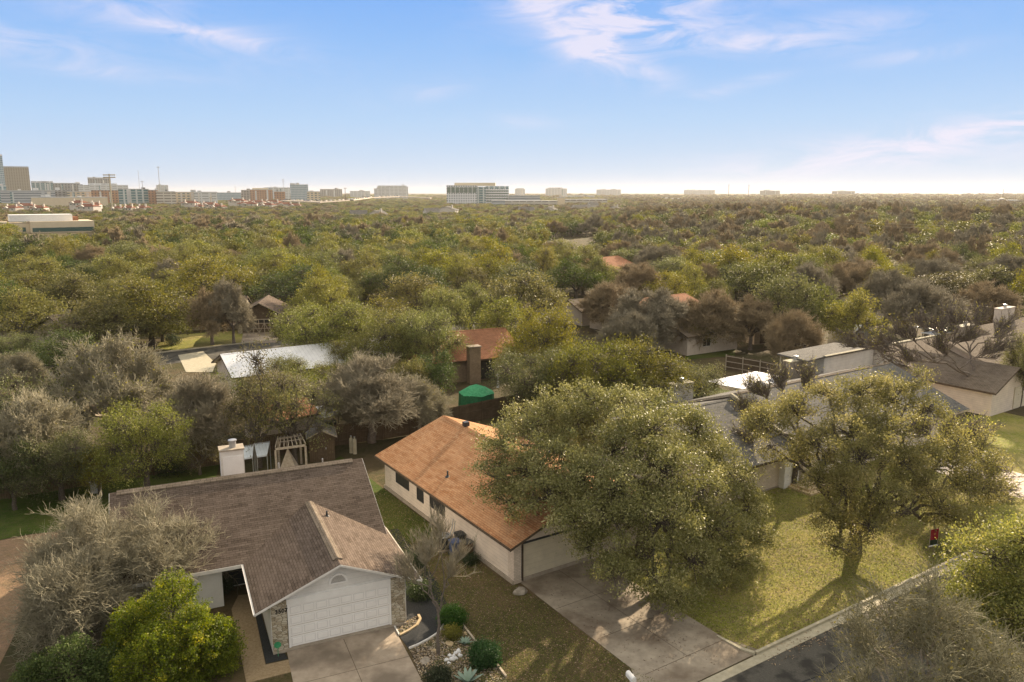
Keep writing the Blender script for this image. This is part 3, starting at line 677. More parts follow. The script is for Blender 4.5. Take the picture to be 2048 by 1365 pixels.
# high front wall with a nearly flat dark roof running back from it
MB().box(-14.4, -5.4, 10.35, 12.6, 0, 4.5).build('wing_wall', 'sidW', hD)
MB().slab([(-17.6, 10.1, 4.66), (-14.6, 10.1, 4.78), (-5.4, 10.1, 4.78), (-6.4, 14.6, 4.66), (-16.6, 14.6, 4.56)], .14).build('wing_roof', 'shC', hD)
for px_, py_ in ((-17.2, 10.5), (-16.4, 14.2)): MB().box(px_, px_ + .15, py_, py_ + .15, 0, 4.35).build('post', 'woodl', hD)
pp = FD.Z(2010, 790, 0)
MB().box(ex + ww * .55, ex + ww * .55 + 2.2, wy0 + .40, wy0 + .49, .1, 2.3).build('porch_panel', 'doorB', hD)
# porch posts at the right edge of the yard
# --- house L behind D ---
FL = Frame(at(1950, 700), 34.0)
hL = empty('house', FL.o, FL.a, 'far tan-roofed house with a cream chimney above the grey chimney of its neighbour', 'house')
r0 = FL.Z(1895, 686, 4.6); r1 = FL.Z(2000, 667, 4.6); my = (r0.y + r1.y) / 2
gable_roof(hL, r0.x, r1.x + 7, my - 5.4, my + 5.4, 2.6, 4.6, 'x', 'shD', fas='woodl'); gable_walls(hL, r0.x + .4, r1.x + 6.6, my - 5, my + 5, 2.5, 4.3, 'x', 'brickB')
box_chimney(hL, FL, (1925, 652), (1950, 654), my + 2.2, 'rockg', 'curb')
r0 = FL.Z(1952, 652, 5.2); r1 = FL.Z(2048, 635, 5.2); my2 = (r0.y + r1.y) / 2
hN = empty('house', FL.o, FL.a, 'farthest tan-roofed house at the right edge with a bright cream chimney stack', 'house')
gable_roof(hN, r0.x, r1.x + 6, my2 - 5.4, my2 + 5.4, 3.0, 5.2, 'x', 'shD', fas='woodl'); gable_walls(hN, r0.x + .4, r1.x + 5.6, my2 - 5, my2 + 5, 2.9, 4.9, 'x', 'brickB')
box_chimney(hN, FL, (2004, 617), (2030, 618), my2 + .5, 'concW', 'concW')
for k, (x0, y0, x1, y1, lab) in enumerate(((1885, 672, 1960, 663, 'white patio awning beside the grey chimney'), (1868, 660, 1900, 657, 'small pale awning left of the grey chimney'))):
    a = at(x0, y0, 2.6); c = at(x1, y1, 2.6); t_ = empty('awning', (0, 0, 0), 0, lab, 'awning'); dv = Vector((-.56, .83, 0)) * 3
    MB().slab([tuple(a), tuple(c), tuple(c + dv), tuple(a + dv)], .08).build('canopy', 'metalW', t_)
    for v in (a, c, c + dv, a + dv): w = a + (c + dv - a) * .5; u = v + (w - v) * .08; MB().box(u.x - .06, u.x + .06, u.y - .06, u.y + .06, 0, 2.53).build('post', 'woodl', t_)

# generic small house
def simple_house(px0, px1, pyr, zr, rot_deg, depth, ze, roofm, wallm, label, over=.5, chim=None, win=True, axis='x', wid=None):
    a = at(*px0, zr) if len(px0) == 2 else Vector(px0); c = at(*px1, zr)
    Fh = Frame((a.x, a.y), math.degrees(math.atan2(c.y - a.y, c.x - a.x)) if rot_deg is None else rot_deg); L_ = (Vector((c.x, c.y, 0)) - Vector((a.x, a.y, 0))).length if wid is None else wid
    h = empty('house', Fh.o, Fh.a, label, 'house')
    gable_roof(h, 0, L_, -depth / 2, depth / 2, ze, zr, 'x', roofm, fas='woodd'); gable_walls(h, over, L_ - over, -depth / 2 + over, depth / 2 - over, ze - .03, zr - .3, 'x', wallm)
    ridge_cap(h, (.2, 0, zr), (L_ - .2, 0, zr), (zr - ze) * 2 / depth, roofm, .18, .03)
    if win:
        for k in range(1, int(L_ // 4)): window(h, 'y', -depth / 2 + over, k * 4 - .7, k * 4 + .7, 1.0, 2.1, -1)
    return h, Fh, L_
# E: ranch with braced garage doors
FE = Frame(at(478, 668), 8.0)
hE = empty('house', FE.o, FE.a, 'old stone-pier ranch house with brown roof and cross-braced timber garage doors', 'house')
gw = 6.6
gable_roof(hE, -1.0, gw + 1.0, -.6, 9, 2.6, 4.9, 'y', 'shA', fas='woodl'); gable_walls(hE, 0, gw, .1, 9, 2.55, 4.6, 'y', 'woodd')
MB().box(-.1, .5, 0, .6, 0, 2.7).build('stone_pier', 'stone', hE); MB().box(gw - 1.0, gw + .1, 0, .6, 0, 2.7).build('stone_pier', 'stone', hE)
d = MB().box(.55, gw - 1.05, .03, .09, .05, 2.25).build('garage_door', 'woodl', hE); b = MB()
n = 6; cw = (gw - 1.6) / n
for i in range(n):
    x0 = .55 + i * cw; x1 = x0 + cw; s = 1 if i % 2 else -1
    MB().box(x0 + .06, x1 - .06, .012, .03, 1.62, 2.12).build('pane', 'screen', d)
    b.box(x0 + .06, x1 - .06, .012, .03, .15, .72); b.box(x0 + .06, x1 - .06, .014, .03, .82, 1.5)
b.build('recess', 'woodd', d); b = MB()
for i in range(n):
    x0 = .55 + i * cw; x1 = x0 + cw; z0, z1 = (.15, 1.5) if i % 2 else (1.5, .15); b.tube([(x0 + .06, -.005, z0), (x1 - .06, -.005, z1)], .05, 4)
b.build('brace', 'woodl', d)
gable_roof(hE, -15, .2, 2.5, 12.5, 2.6, 5.0, 'x', 'shA', fas='woodd'); gable_walls(hE, -14.5, 0, 4.2, 12, 2.55, 4.7, 'x', 'stone')
window(hE, 'y', 4.2, -6.8, -5.0, .9, 2.1, -1, fm='white'); window(hE, 'y', 4.2, -3.2, -2.2, .9, 2.1, -1, fm='white')
for x in (-9.5, -3.6): MB().box(x, x + .16, 2.8, 2.96, 0, 2.5).build('porch_post', 'woodl', hE)
# F: white metal roof
hF, FF, LF = simple_house((440, 709), (790, 672), None, 4.3, None, 9.5, 2.6, 'metalW', 'brickB', 'house with a long white standing-seam metal roof among the trees', wid=23)
# G: orange roof with brick chimney
M['brickG'] = bricks('tan_brown_brick', (.26, .19, .13), (.34, .25, .17), (.22, .18, .14))
hG, FG_, LG = simple_house((790, 672), (1010, 655), None, 5.0, None, 12, 2.6, 'shR', 'brickG', 'rust-orange roofed house with a tall tan brick chimney behind the green canopy')
_p = FG_.Y(936, 695, -6.4); _q = FG_.Y(958, 695, -6.4)
k = MB().box(_p.x, _q.x, -6.9, -5.9, 0, _p.z).build('chimney', 'brickG', hG); MB().box(_p.x - .1, _q.x + .1, -7.0, -5.8, _p.z, _p.z + .12).build('chimney_cap', 'conc', k)
MB().box(_q.x + .4, _q.x + 2.3, -5.6, -5.5, .1, 2.3).build('sliding_door', 'screen', hG)
# H, I further right
simple_house((1160, 519), (1232, 512), None, 5.6, None, 16, 2.8, 'shR', 'brickB', 'distant house with a broad rusty-red roof above the bare brown trees', wid=16)
hI, FI, LI = simple_house((1258, 600), (1360, 588), None, 5.6, None, 19, 2.6, 'shR', 'brickB', 'house with a rust-red roof half hidden behind bare trees in the middle of the block', wid=13)
hJ, FJ, LJ = simple_house((1330, 640), (1440, 628), None, 4.4, None, 9, 2.7, 'shD', 'concW', 'pale beige house wall with one dark window seen under spreading branches')
simple_house((0, 626), (62, 623), None, 4.4, None, 10, 2.6, 'shC', 'brickB', 'grey-roofed house at the left edge behind leafless trees', wid=9)
simple_house((96, 632), (130, 628), None, 5.0, None, 13, 2.6, 'shD', 'brickB', 'tan-roofed house peeping out left of the large yellow-green oak', wid=9)
simple_house((1700, 585), (1790, 575), None, 4.5, None, 9, 2.6, 'shD', 'concW', 'low pale house behind the bare trees on the right', wid=10)
simple_house((1930, 590), (1985, 586), None, 4.0, None, 7, 2.5, 'metalW', 'sidB', 'small building with pale sheet roof beyond the far wooden fence', wid=5)
simple_house((1135, 600), (1195, 595), None, 4.0, None, 8, 2.5, 'shD', 'concW', 'pale low building glimpsed between brown trees left of the rust-red roof', wid=9)
simple_house((1780, 462), (1840, 460), None, 7.0, None, 10, 4.5, 'concW', 'concW', 'white house with gable rising out of the far tree tops on the right', wid=9)

# small sheds
def shed(loc, rot, w, d, ze, zr, roofm, wallm, label, doorx=None):
    h = empty('shed', (loc[0], loc[1], 0), rot, label, 'shed')
    gable_roof(h, -.2, w + .2, -.25, d + .25, ze, zr, 'y', roofm, t=.08, fas='woodl'); gable_walls(h, 0, w, 0, d, ze - .02, zr - .14, 'y', wallm)
    dd = MB().box(w * .3, w * .7, -.03, 0, .1, ze - .25).build('door', 'woodd', h); MB().box(w * .64, w * .67, -.06, -.03, 1.0, 1.15).build('handle', 'metalG', dd); return h
shed(at(1508, 690), 20, 3.2, 4, 2.2, 2.9, 'shD', 'woodl', 'tan timber shed against the trees left of the slim grey trunk')
shed(at(1588, 694), 34, 3.0, 4, 2.2, 2.8, 'shD', 'doorB', 'low tan shed behind the dark-eaved wing roof')
shed(at(1705, 696), 34, 3.6, 4, 2.2, 3.1, 'metalG', 'metalG', 'grey metal shed behind the tan-roofed house')
# J: low shed-house with rusty roof behind the pergola
hS, FS, LS = simple_house((496, 815), (612, 795), None, 3.3, None, 6.0, 2.5, 'shR', 'concW', 'low outbuilding with leaf-strewn rust-brown roof behind the pergola', win=False)
# playhouse beside pergola
shed(at(620, 925), 16, 2.0, 2.2, 2.1, 2.7, 'shC', 'wood', 'dark wooden playhouse with a small grey roof at the end of the pergola')
# ------------------------------------------------------------------ the setting
rs = [0, 40, 80, 120, 150] + [150 + 25 * i for i in range(1, 32)] + [1000 * 1.13 ** i for i in range(0, 21)]
na = 180; gv = [(0, 0, 0)]; gf = []
for r in rs[1:]:
    for j in range(na):
        a = 2 * math.pi * j / na; x, y = r * math.sin(a), r * math.cos(a); gv.append((x, y, tz(x, y)))
for j in range(na): gf.append((0, 1 + (j + 1) % na, 1 + j))
for i in range(len(rs) - 2):
    for j in range(na): a = 1 + i * na + j; b_ = 1 + i * na + (j + 1) % na; gf.append((a, b_, b_ + na, a + na))
o = MB().add(gv, gf).build('ground', 'ground', None, True); o['kind'] = 'structure'
if o.data.polygons[300].normal.z < 0: o.data.flip_normals()

def pxs(*pts): return [at(x, y)[:2] for x, y in pts]
def loc_(Fr, *pts): return [Fr.W(*p)[:2] for p in pts]
flat('lawn', [(-14, 26), (6, 26), (7, 31), *loc_(FB, (.4, -10), (.4, 0), (0, 19))[0:3], *[(-9, 58), (-18, 56), (-16, 40)]], 'lawnB', .006)
flat('lawn', loc_(FB, (-6.5, 8), (-.2, 8), (-.2, 26), (-8.5, 20)), 'lawnG', .010)
flat('lawn', loc_(FB, (5.6, -11.8), (60, -11.2), (60, 3), (31, 6), (5.6, 6)), 'lawnC', .008)
flat('lawn', loc_(FC, (-7, 16), (18, 16), (18, 34), (-7, 34)), 'lawnG', .008)
flat('lawn', pxs((310, 697), (330, 672), (555, 655), (575, 668), (480, 693), (380, 704)), 'lawnC', .008)
flat('lawn', pxs((0, 760), (0, 700), (120, 700), (120, 750)), 'lawnG', .008)
flat('lawn', pxs((1370, 720), (1380, 680), (1470, 680), (1470, 712)), 'lawnG', .008)
flat('lawn', pxs((1100, 468), (1110, 459), (1160, 462), (1150, 470)), 'lawnC', .3)
flat('lawn', pxs((960, 478), (985, 471), (1000, 474), (985, 482)), 'lawnC', .02)
flat('lawn', pxs((-250, 1080), (-100, 900), (440, 925), (420, 1000), (225, 1060), (60, 1068), (0, 1080)), 'lawnG', .009)
flat('dirt_yard', pxs((-200, 1110), (0, 1082), (60, 1070), (130, 1062), (150, 1100), (60, 1200), (20, 1290), (0, 1330), (-200, 1380)), 'dirt', .012)
flat('driveway', [*pxs((574, 1306), (786, 1254)), *pxs((845, 1365), (900, 1480), (600, 1440), (586, 1365))], 'conc', .05, .12)
flat('front_path', pxs((463, 1220), (477, 1192), (502, 1190), (510, 1229), (531, 1331), (577, 1321), (584, 1345), (493, 1368)), 'aggr', .04, .1)
flat('planting_bed', pxs((510, 1229), (532, 1329), (576, 1319), (570, 1308), (547, 1309.5), (522, 1228), (505, 1190), (500, 1192)), 'mulch', .03)
flat('planting_bed', pxs((774, 1062), (812, 1244), (898, 1216), (872, 1160), (796, 1058)), 'mulch', .014)
flat('path', pxs((798, 1273), (836, 1246), (841, 1231), (860, 1222), (896, 1216), (889, 1250), (873, 1270), (818, 1300)), 'mulch', .022)
flat('gravel_bed', pxs((787, 1252), (812, 1243), (836, 1231), (841, 1240), (833, 1252), (799, 1273)), 'gravel', .018)
flat('gravel_bed', pxs((818, 1300), (873, 1271), (889, 1250), (897, 1217), (907, 1229), (964, 1301), (994, 1333), (1030, 1380), (1040, 1420), (870, 1420), (845, 1365)), 'gravel', .018)
flat('driveway', loc_(FB, (.4, 0), (5.7, 0), (5.7, -10.2), (6.4, -11.85), (-1.2, -11.9), (.2, -9.5)), 'concD', .03, .1)
dj = MB()
for yy in (-3.4, -6.8, -10.2): dj.add([FB.W(.4, yy, .034), FB.W(5.7, yy, .034), FB.W(5.7, yy - .03, .034), FB.W(.4, yy - .03, .034)], [(0, 1, 2, 3)])
for xx in (3.05,): dj.add([FB.W(xx, 0, .034), FB.W(xx + .025, 0, .034), FB.W(xx + .025, -10.2, .034), FB.W(xx, -10.2, .034)], [(0, 1, 2, 3)])
tag(dj.build('driveway_joint', 'woodd'), kind='structure')
dj = MB()
for k in (-2.9, -5.8): dj.add([FA.W(.5, k, .054), FA.W(6.3 + .25 * -k / 3, k, .054), FA.W(6.3 - .25 * k / 3, k - .025, .054), FA.W(.5, k - .025, .054)], [(0, 1, 2, 3)])
dj.add([FA.W(3.3, -.2, .054), FA.W(3.325, -.2, .054), FA.W(3.325, -8, .054), FA.W(3.3, -8, .054)], [(0, 1, 2, 3)])
tag(dj.build('driveway_joint', 'woodd'), kind='structure')
# street with gutter and kerb
flat('street', loc_(FB, (-30, -12.45), (95, -12.45), (95, -21), (-30, -21)), 'asph', .012)
flat('gutter', loc_(FB, (-30, -11.95), (95, -11.95), (95, -12.47), (-30, -12.47)), 'curb', .03, .08)
kb = MB()
for x0, x1 in ((5.9, 44), (50, 95), (-30, -1.6)):
    kb.slab([tuple(FB.W(x0, -11.8, .15)), tuple(FB.W(x0, -11.96, .15)), tuple(FB.W(x1, -11.96, .15)), tuple(FB.W(x1, -11.8, .15))], .3)
kb.slab([tuple(FB.W(5.9, -11.8, .15)), tuple(FB.W(5.72, -11.2, .1)), tuple(FB.W(5.62, -9.8, .05)), tuple(FB.W(5.5, -9.8, .05)), tuple(FB.W(5.55, -11.3, .1)), tuple(FB.W(5.75, -11.96, .15))][::-1], .3)
tag(kb.build('kerb', 'curb'), kind='structure')
flat('driveway', [*loc_(FC, *[tuple(FC.L(at(x, y))[:2]) for x, y in ((1834, 932), (1880, 900), (1935, 919))]), *pxs((2048, 950), (2200, 1000), (2200, 1050), (2048, 1000), (1910, 956))], 'concW', .03, .1)
kbp = at(380, 699); FS2 = Frame((kbp.x, kbp.y), 36.5)
flat('street', loc_(FS2, (-60, -.4), (90, -.4), (90, -8.5), (-60, -8.5)), 'asph', .012)
tag(MB().slab([tuple(FS2.W(-60, 0, .14)), tuple(FS2.W(-60, -.4, .14)), tuple(FS2.W(90, -.4, .14)), tuple(FS2.W(90, 0, .14))], .25).build('kerb', 'curb'), kind='structure')
flat('driveway', pxs((482, 688), (486, 668), (541, 664), (560, 676), (553, 686)), 'conc', .03)
flat('driveway', pxs((356, 711), (406, 703), (432, 728), (425, 745), (372, 745)), 'curb', .03)
flat('road', pxs((1118, 455), (1130, 452), (1190, 453), (1190, 457)), 'concW', .35)

# ------------------------------------------------------------------ fences
def fence(pts, h, label, rail_side=-1, m='wood', top=True, gap=2.4, lite=False):
    root = empty('wooden_fence', (0, 0, 0), 0, label, 'fence'); rnd = random.Random(len(label))
    for a, c in zip(pts[:-1], pts[1:]):
        a = Vector(a).to_3d() if len(a) == 2 else Vector(a); c = Vector(c).to_3d() if len(c) == 2 else Vector(c); d = (c - a); L_ = d.length; d.normalize(); q = Vector((-d.y, d.x, 0)); nb = int(L_ / .145)
        b = MB()
        for i in range(nb):
            s = a + d * (L_ * i / nb); e = a + d * (L_ * (i + .93) / nb); hh = h + rnd.uniform(-.025, .025); off = q * rnd.uniform(-.004, .004)
            vs = [v + off + w for w in (Vector((0, 0, .03)), Vector((0, 0, hh))) for v in (s, e, e + q * .02, s + q * .02)]
            b.add(vs, [(0, 3, 2, 1), (4, 5, 6, 7), (0, 1, 5, 4), (1, 2, 6, 5), (2, 3, 7, 6), (3, 0, 4, 7)])
        b.build('board_panel', m, root)
        for z in (.35, h * .55, h - .2) if top else (.35, h - .2):
            k = q * rail_side; b = MB(); o_ = a + k * (.03 if rail_side > 0 else .012)
            b.add([v + Vector((0, 0, z + w)) for w in (0, .09) for v in (o_, o_ + d * L_, o_ + d * L_ + k * .045, o_ + k * .045)], [(0, 3, 2, 1), (4, 5, 6, 7), (0, 1, 5, 4), (1, 2, 6, 5), (2, 3, 7, 6), (3, 0, 4, 7)]); b.build('rail', 'woodl' if lite else m, root)
        n = max(1, round(L_ / gap))
        for i in range(n + 1):
            p = a + d * (L_ * i / n) + q * rail_side * .11; b = MB().box(p.x - .05, p.x + .05, p.y - .05, p.y + .05, 0, h + .05); b.build('post', 'woodl' if lite else m, root)
    return root
fence([at(x, y) for x, y in ((-60, 1010), (240, 962), (440, 930), (560, 910), (655, 895))], 1.85, 'long dark board fence behind the pergola and the brown-roofed house')
fence([at(x, y) for x, y in ((655, 895), (765, 880), (872, 862), (1006, 832), (1060, 820))], 1.9, 'weathered board fence below the green canopy, behind the orange-roofed house', -1)
fence([at(x, y) for x, y in ((1452, 740), (1520, 752), (1590, 768))], 1.9, 'board fence with pale rails beside the metal patio cover', -1, lite=True)
fence([at(x, y, 0) for x, y in ((1895, 640), (2010, 616))], 1.9, 'far fence with sunlit top rail left of the small pale-roofed building', -1, lite=True)
fence([at(x, y, 0) for x, y in ((1905, 640), (2000, 655))], 1.9, 'second far fence meeting the sunlit one, left of the cream chimney', -1)

# ------------------------------------------------------------------ small things in the yards
ac = empty('air_conditioner', at(889, 1098), FB.a, 'round-topped grey air conditioner standing against the cream side wall', 'air conditioner')
b = MB().lathe([(.36, .1), (.40, .12), (.40, .82), (.37, .86), (.30, .87), (.30, .80), (.1, .80)], 20); b.build('housing', 'dkp', ac); MB().lathe([(.41, .84), (.41, .9), (.31, .92), (.31, .84)], 20).build('top_ring', 'metalG', ac)
b = MB()
for i in range(10): a = math.pi * i / 10; b.tube([(-.3 * math.cos(a), -.3 * math.sin(a), .895), (.3 * math.cos(a), .3 * math.sin(a), .895)], .008, 4)
b.build('guard', 'metalG', ac); MB().box(-.5, .5, -.5, .5, 0, .09).build('pad', 'conc', ac)
b = MB(); b.tube([(.35, .1, .5), (.6, .1, 1.2), (.7, .1, 1.75)], .03); b.tube([(.35, -.1, .5), (.6, -.12, 1.0), (.7, -.12, 1.7)], .03); b.build('pipe', 'metalG', ac)
def bin_(p, m, label, rot=20, s=1.0):
    e = empty('wheelie_bin', p, rot, label, 'bin'); h = .95 * s
    b = MB(); b.add([(x * k, y * k, z) for z, k in ((.06, .8), (h, 1)) for x, y in ((-.28, -.33), (.28, -.33), (.28, .33), (-.28, .33))], [(3, 2, 1, 0), (4, 5, 6, 7), (0, 1, 5, 4), (1, 2, 6, 5), (2, 3, 7, 6), (3, 0, 4, 7)]); b.build('body', m, e)
    MB().prism([(-.36, h), (.36, h), (.36, h + .03), (0, h + .08), (-.36, h + .04)], -.3, .3, 'x').build('lid', m if m != 'brn' else 'dkp', e)
    b = MB(); b.tube([(-.3, .4, h - .02), (.3, .4, h - .02)], .02); b.build('handle', 'dkp', e)
    for s_ in (-1, 1): b = MB(); b.tube([(s_ * .24, .3, .1), (s_ * .30, .3, .1)], .1, 12); b.build('wheel', 'dkp', e)
bin_(at(910, 1112), 'blue', 'blue wheelie bin next to the air conditioner', 25); bin_(at(934, 1112), 'brn', 'brown wheelie bin with dark lid, nearest the garage corner', 40, .95); bin_(at(921, 1096), 'dkp', 'dark green bin between the air conditioner and the brown bin', 30)

def rock(p, s, m, label, seed=0, name='boulder', cat='rock', group=None, sq=.6):
    rnd = random.Random(seed); import bmesh; bm = bmesh.new(); bmesh.ops.create_icosphere(bm, subdivisions=2, radius=1)
    for v in bm.verts: k = 1 + rnd.uniform(-.16, .16); v.co = Vector((v.co.x * s * k, v.co.y * s * .8 * k, max(-.25, v.co.z) * s * sq * k))
    me = bpy.data.meshes.new(name); bm.to_mesh(me); bm.free(); me.materials.append(M[m]); o = bpy.data.objects.new(name, me); COL.objects.link(o); o.location = (p[0], p[1], s * sq * .2); o.rotation_euler = (0, 0, rnd.uniform(0, 6)); return tag(o, label, cat, group)
rock(at(1040, 1186), .42, 'rockg', 'grey boulder on the grass at the corner of the cream house', 3)
for i, (x, y, s) in enumerate(((893, 1322, .13), (900, 1313, .12), (905, 1320, .15), (911, 1308, .12), (917, 1305, .15), (920, 1313, .13), (912, 1318, .1), (898, 1328, .1), (908, 1313, .11))): rock(at(x, y), s, 'rockw', 'bright white stone in the small heap on the gravel bed', 20 + i, 'white_stone', 'stone', 'white stones heaped on the gravel', .9)
rock(at(880, 1337), .24, 'rockt', 'tan slab of stone on the gravel below the white stones', 31, sq=.3); rock(at(899, 1288), .26, 'rockt', 'tan flat stone beside the slim tree trunk', 32, sq=.3)
rock(at(868, 1302), .12, 'rockt', 'small tan cobble left of the slim tree trunk', 33); rock(at(850, 1322), .30, 'rockg', 'flat grey stepping stone between driveway and slim tree', 34, sq=.2); rock(at(930, 1268), .13, 'rockt', 'small stone behind the grey agave', 36)
rock(at(948, 1345), .14, 'rockt', 'cobble between the shrub and the big agave', 37)
rnd = random.Random(5); cob = MB()                       # loose river cobbles of the bed
import bmesh
def cobbles(poly, n, seed):
    rnd = random.Random(seed); bm = bmesh.new(); P = [Vector(p) for p in poly]; xs = [p.x for p in P]; ys = [p.y for p in P]; k = 0
    def inside(x, y):
        c = False
        for i in range(len(P)):
            a, b = P[i], P[i - 1]
            if (a.y > y) != (b.y > y) and x < (b.x - a.x) * (y - a.y) / (b.y - a.y) + a.x: c = not c
        return c
    while k < n:
        x, y = rnd.uniform(min(xs), max(xs)), rnd.uniform(min(ys), max(ys))
        if not inside(x, y): continue
        k += 1; s = rnd.uniform(.018, .05); r = bmesh.ops.create_icosphere(bm, subdivisions=1, radius=s)
        fl = rnd.uniform(.4, .8)
        for v in r['verts']: v.co = Vector((v.co.x * rnd.uniform(.8, 1.3) + x, v.co.y + y, v.co.z * fl + .03))
        mi = rnd.choice((0, 0, 1, 2))
        for f in {f for v in r['verts'] for f in v.link_faces}: f.material_index = mi
    me = bpy.data.meshes.new('gravel'); bm.to_mesh(me); bm.free()
    for m in ('rockg', 'rockt', 'cobb'): me.materials.append(M[m])
    o = bpy.data.objects.new('gravel', me); COL.objects.link(o); return tag(o, 'loose tan and grey river cobbles covering the garden bed', 'gravel', kind='stuff')
M['cobb'] = noisy('cobble', (.16, .115, .075), (.30, .23, .16), 8)
cobbles(pxs((820, 1301), (873, 1273), (890, 1250), (907, 1231), (960, 1300), (990, 1333), (1020, 1375), (870, 1400), (848, 1365)), 1500, 1)
cobbles(pxs((789, 1254), (812, 1246), (835, 1233), (838, 1242), (830, 1250), (800, 1271)), 160, 2)
def edging(pts, label, w=.09, h=.12, m='trim'):
    b = MB()
    for a, c in zip(pts[:-1], pts[1:]): d = (c - a).normalized(); q = Vector((-d.y, d.x, 0)) * w / 2; up = Vector((0, 0, h)); b.slab([tuple(v + up) for v in (a + q, a - q, c - q, c + q)], h)
    return tag(b.build('bed_edging', m), label, 'edging')
edging([at(907, 1229), at(925, 1252), at(945, 1278), at(963, 1300)], 'pale board edging between the garden bed and the lawn, behind the upper shrub', .1, .12, 'woodl')
edging([at(994, 1333), at(1003, 1344), at(1012, 1356)], 'short pale board edging below the round green shrub', .1, .12, 'woodl')
edging([at(818, 1299), at(835, 1292), at(856, 1281), at(873, 1270), at(882, 1260), at(889, 1249)], 'curved white edging along the dark path', .07, .1)
edging([at(788, 1253), at(799, 1273)], 'short white edging between driveway and small gravel bed', .07, .1)
edging([at(799, 1273), at(818, 1263), at(833, 1253), at(841, 1240), at(837, 1232)], 'row of tan stones edging the small gravel bed', .12, .1, 'rockt')
def agave(p, s, label, n=16, seed=0, up=.55):
    e = empty('agave', p, 0, label, 'plant'); rnd = random.Random(seed)
    for i in range(n):
        a = i * 2.4; el = up * (1 - i / n) * .3 + rnd.uniform(.25, .5) + .7 * (i / n); L_ = s * rnd.uniform(.8, 1.1); b = MB(); d = Vector((math.cos(a) * math.cos(el), math.sin(a) * math.cos(el), math.sin(el))); q = Vector((-math.sin(a), math.cos(a), 0)); nn = d.cross(q)
        P = [(0, .06), (.3, .11), (.6, .09), (.85, .045), (1, .002)]; vs = []
        for t, w in P: c = d * L_ * t + Vector((0, 0, -.12 * L_ * t * t)); vs += [c + q * w * s * 1.3, c - nn * .05 * s * (1 - t), c - q * w * s * 1.3, c + nn * .012]
        b.add(vs, [(k * 4 + j, k * 4 + (j + 1) % 4, k * 4 + 4 + (j + 1) % 4, k * 4 + 4 + j) for k in range(4) for j in range(4)]); b.build('leaf', 'agave', e)
    return e
agave(at(929, 1288), .45, 'small blue-grey agave beside the board edging', 18, 1); agave(at(935, 1366), .85, 'large pale agave at the bottom edge of the garden bed', 14, 2)

mb_ = empty('mailbox', at(1262, 1384, 0), 20, 'white curbside mailbox at the foot of the stained driveway', 'mailbox')
mp = at(1262, 1353, 1.12); mb_.location = (mp.x, mp.y, 0); b = MB(); hh = 1.0
b.prism([(-.11, hh), (.11, hh), (.11, hh + .14)] + [(.11 * math.cos(math.pi * i / 8), hh + .14 + .1 * math.sin(math.pi * i / 8)) for i in range(1, 8)] + [(-.11, hh + .14)], -.27, .27); b.build('box', 'white', mb_)
MB().box(-.05, .05, -.05, .05, 0, hh).build('post', 'woodl', mb_); MB().box(-.105, .105, -.285, -.27, hh + .01, hh + .2).build('door', 'white', mb_); MB().box(.112, .122, -.05, .05, hh + .1, hh + .2).build('flag', 'trim', mb_)

gf_ = empty('yard_flag', at(1866, 1096), 20, 'maroon yard flag with a dark lower band hanging on a stand near the street', 'flag')
b = MB(); b.tube([(-.34, 0, 0), (-.34, 0, 1.25)], .015); b.tube([(.34, 0, 0), (.34, 0, 1.25)], .015); b.tube([(-.36, 0, 1.25), (.36, 0, 1.25)], .015); b.build('stand', 'woodl', gf_)
MB().box(-.31, .31, -.012, .012, .55, 1.22).build('cloth', 'red', gf_); MB().box(-.31, .31, -.012, .012, .2, .548).build('lower_band', 'dkl', gf_); MB().box(-.36, .36, -.03, .03, .12, .17).build('crossbar', 'trim', gf_)

gc = empty('garden_canopy', at(953, 822), 20, 'green fabric canopy with drooping sides behind the board fence', 'canopy'); Rr = 1.75
b = MB(); n = 12; vs = [(0, 0, 2.75)]
for ring, (r, z) in enumerate(((.9, 2.45), (Rr, 1.95))):
    for i in range(n): a = 2 * math.pi * i / n; k = r * (1 + (.05 if i % 2 else -.02)); vs.append((k * math.cos(a), k * math.sin(a), z - (.08 if i % 2 else 0)))
fs = [(0, 1 + i, 1 + (i + 1) % n) for i in range(n)] + [(1 + i, 1 + n + i, 1 + n + (i + 1) % n, 1 + (i + 1) % n) for i in range(n)]; b.add(vs, fs); b.build('top', 'tarp', gc)
b = MB(); vs = []
for z, r in ((1.9, Rr * .97), (.9, Rr * 1.0), (.3, Rr * 1.02)):
    for i in range(n * 2): a = math.pi * i / n; k = r * (1 + (.03 if i % 2 else -.03)); vs.append((k * math.cos(a), k * math.sin(a), z))
b.add(vs, [(r * 2 * n + i, r * 2 * n + (i + 1) % (2 * n), (r + 1) * 2 * n + (i + 1) % (2 * n), (r + 1) * 2 * n + i) for r in range(2) for i in range(2 * n)]); M['tarpd'] = noisy('dark_green_cloth', (.02, .12, .055), (.035, .18, .08), 5, .8); b.build('curtain', 'tarpd', gc)
for i in range(4): a = math.pi * (i + .5) / 2; MB().box(1.5 * math.cos(a) - .03, 1.5 * math.cos(a) + .03, 1.5 * math.sin(a) - .03, 1.5 * math.sin(a) + .03, 0, 2.0).build('post', 'metalG', gc)

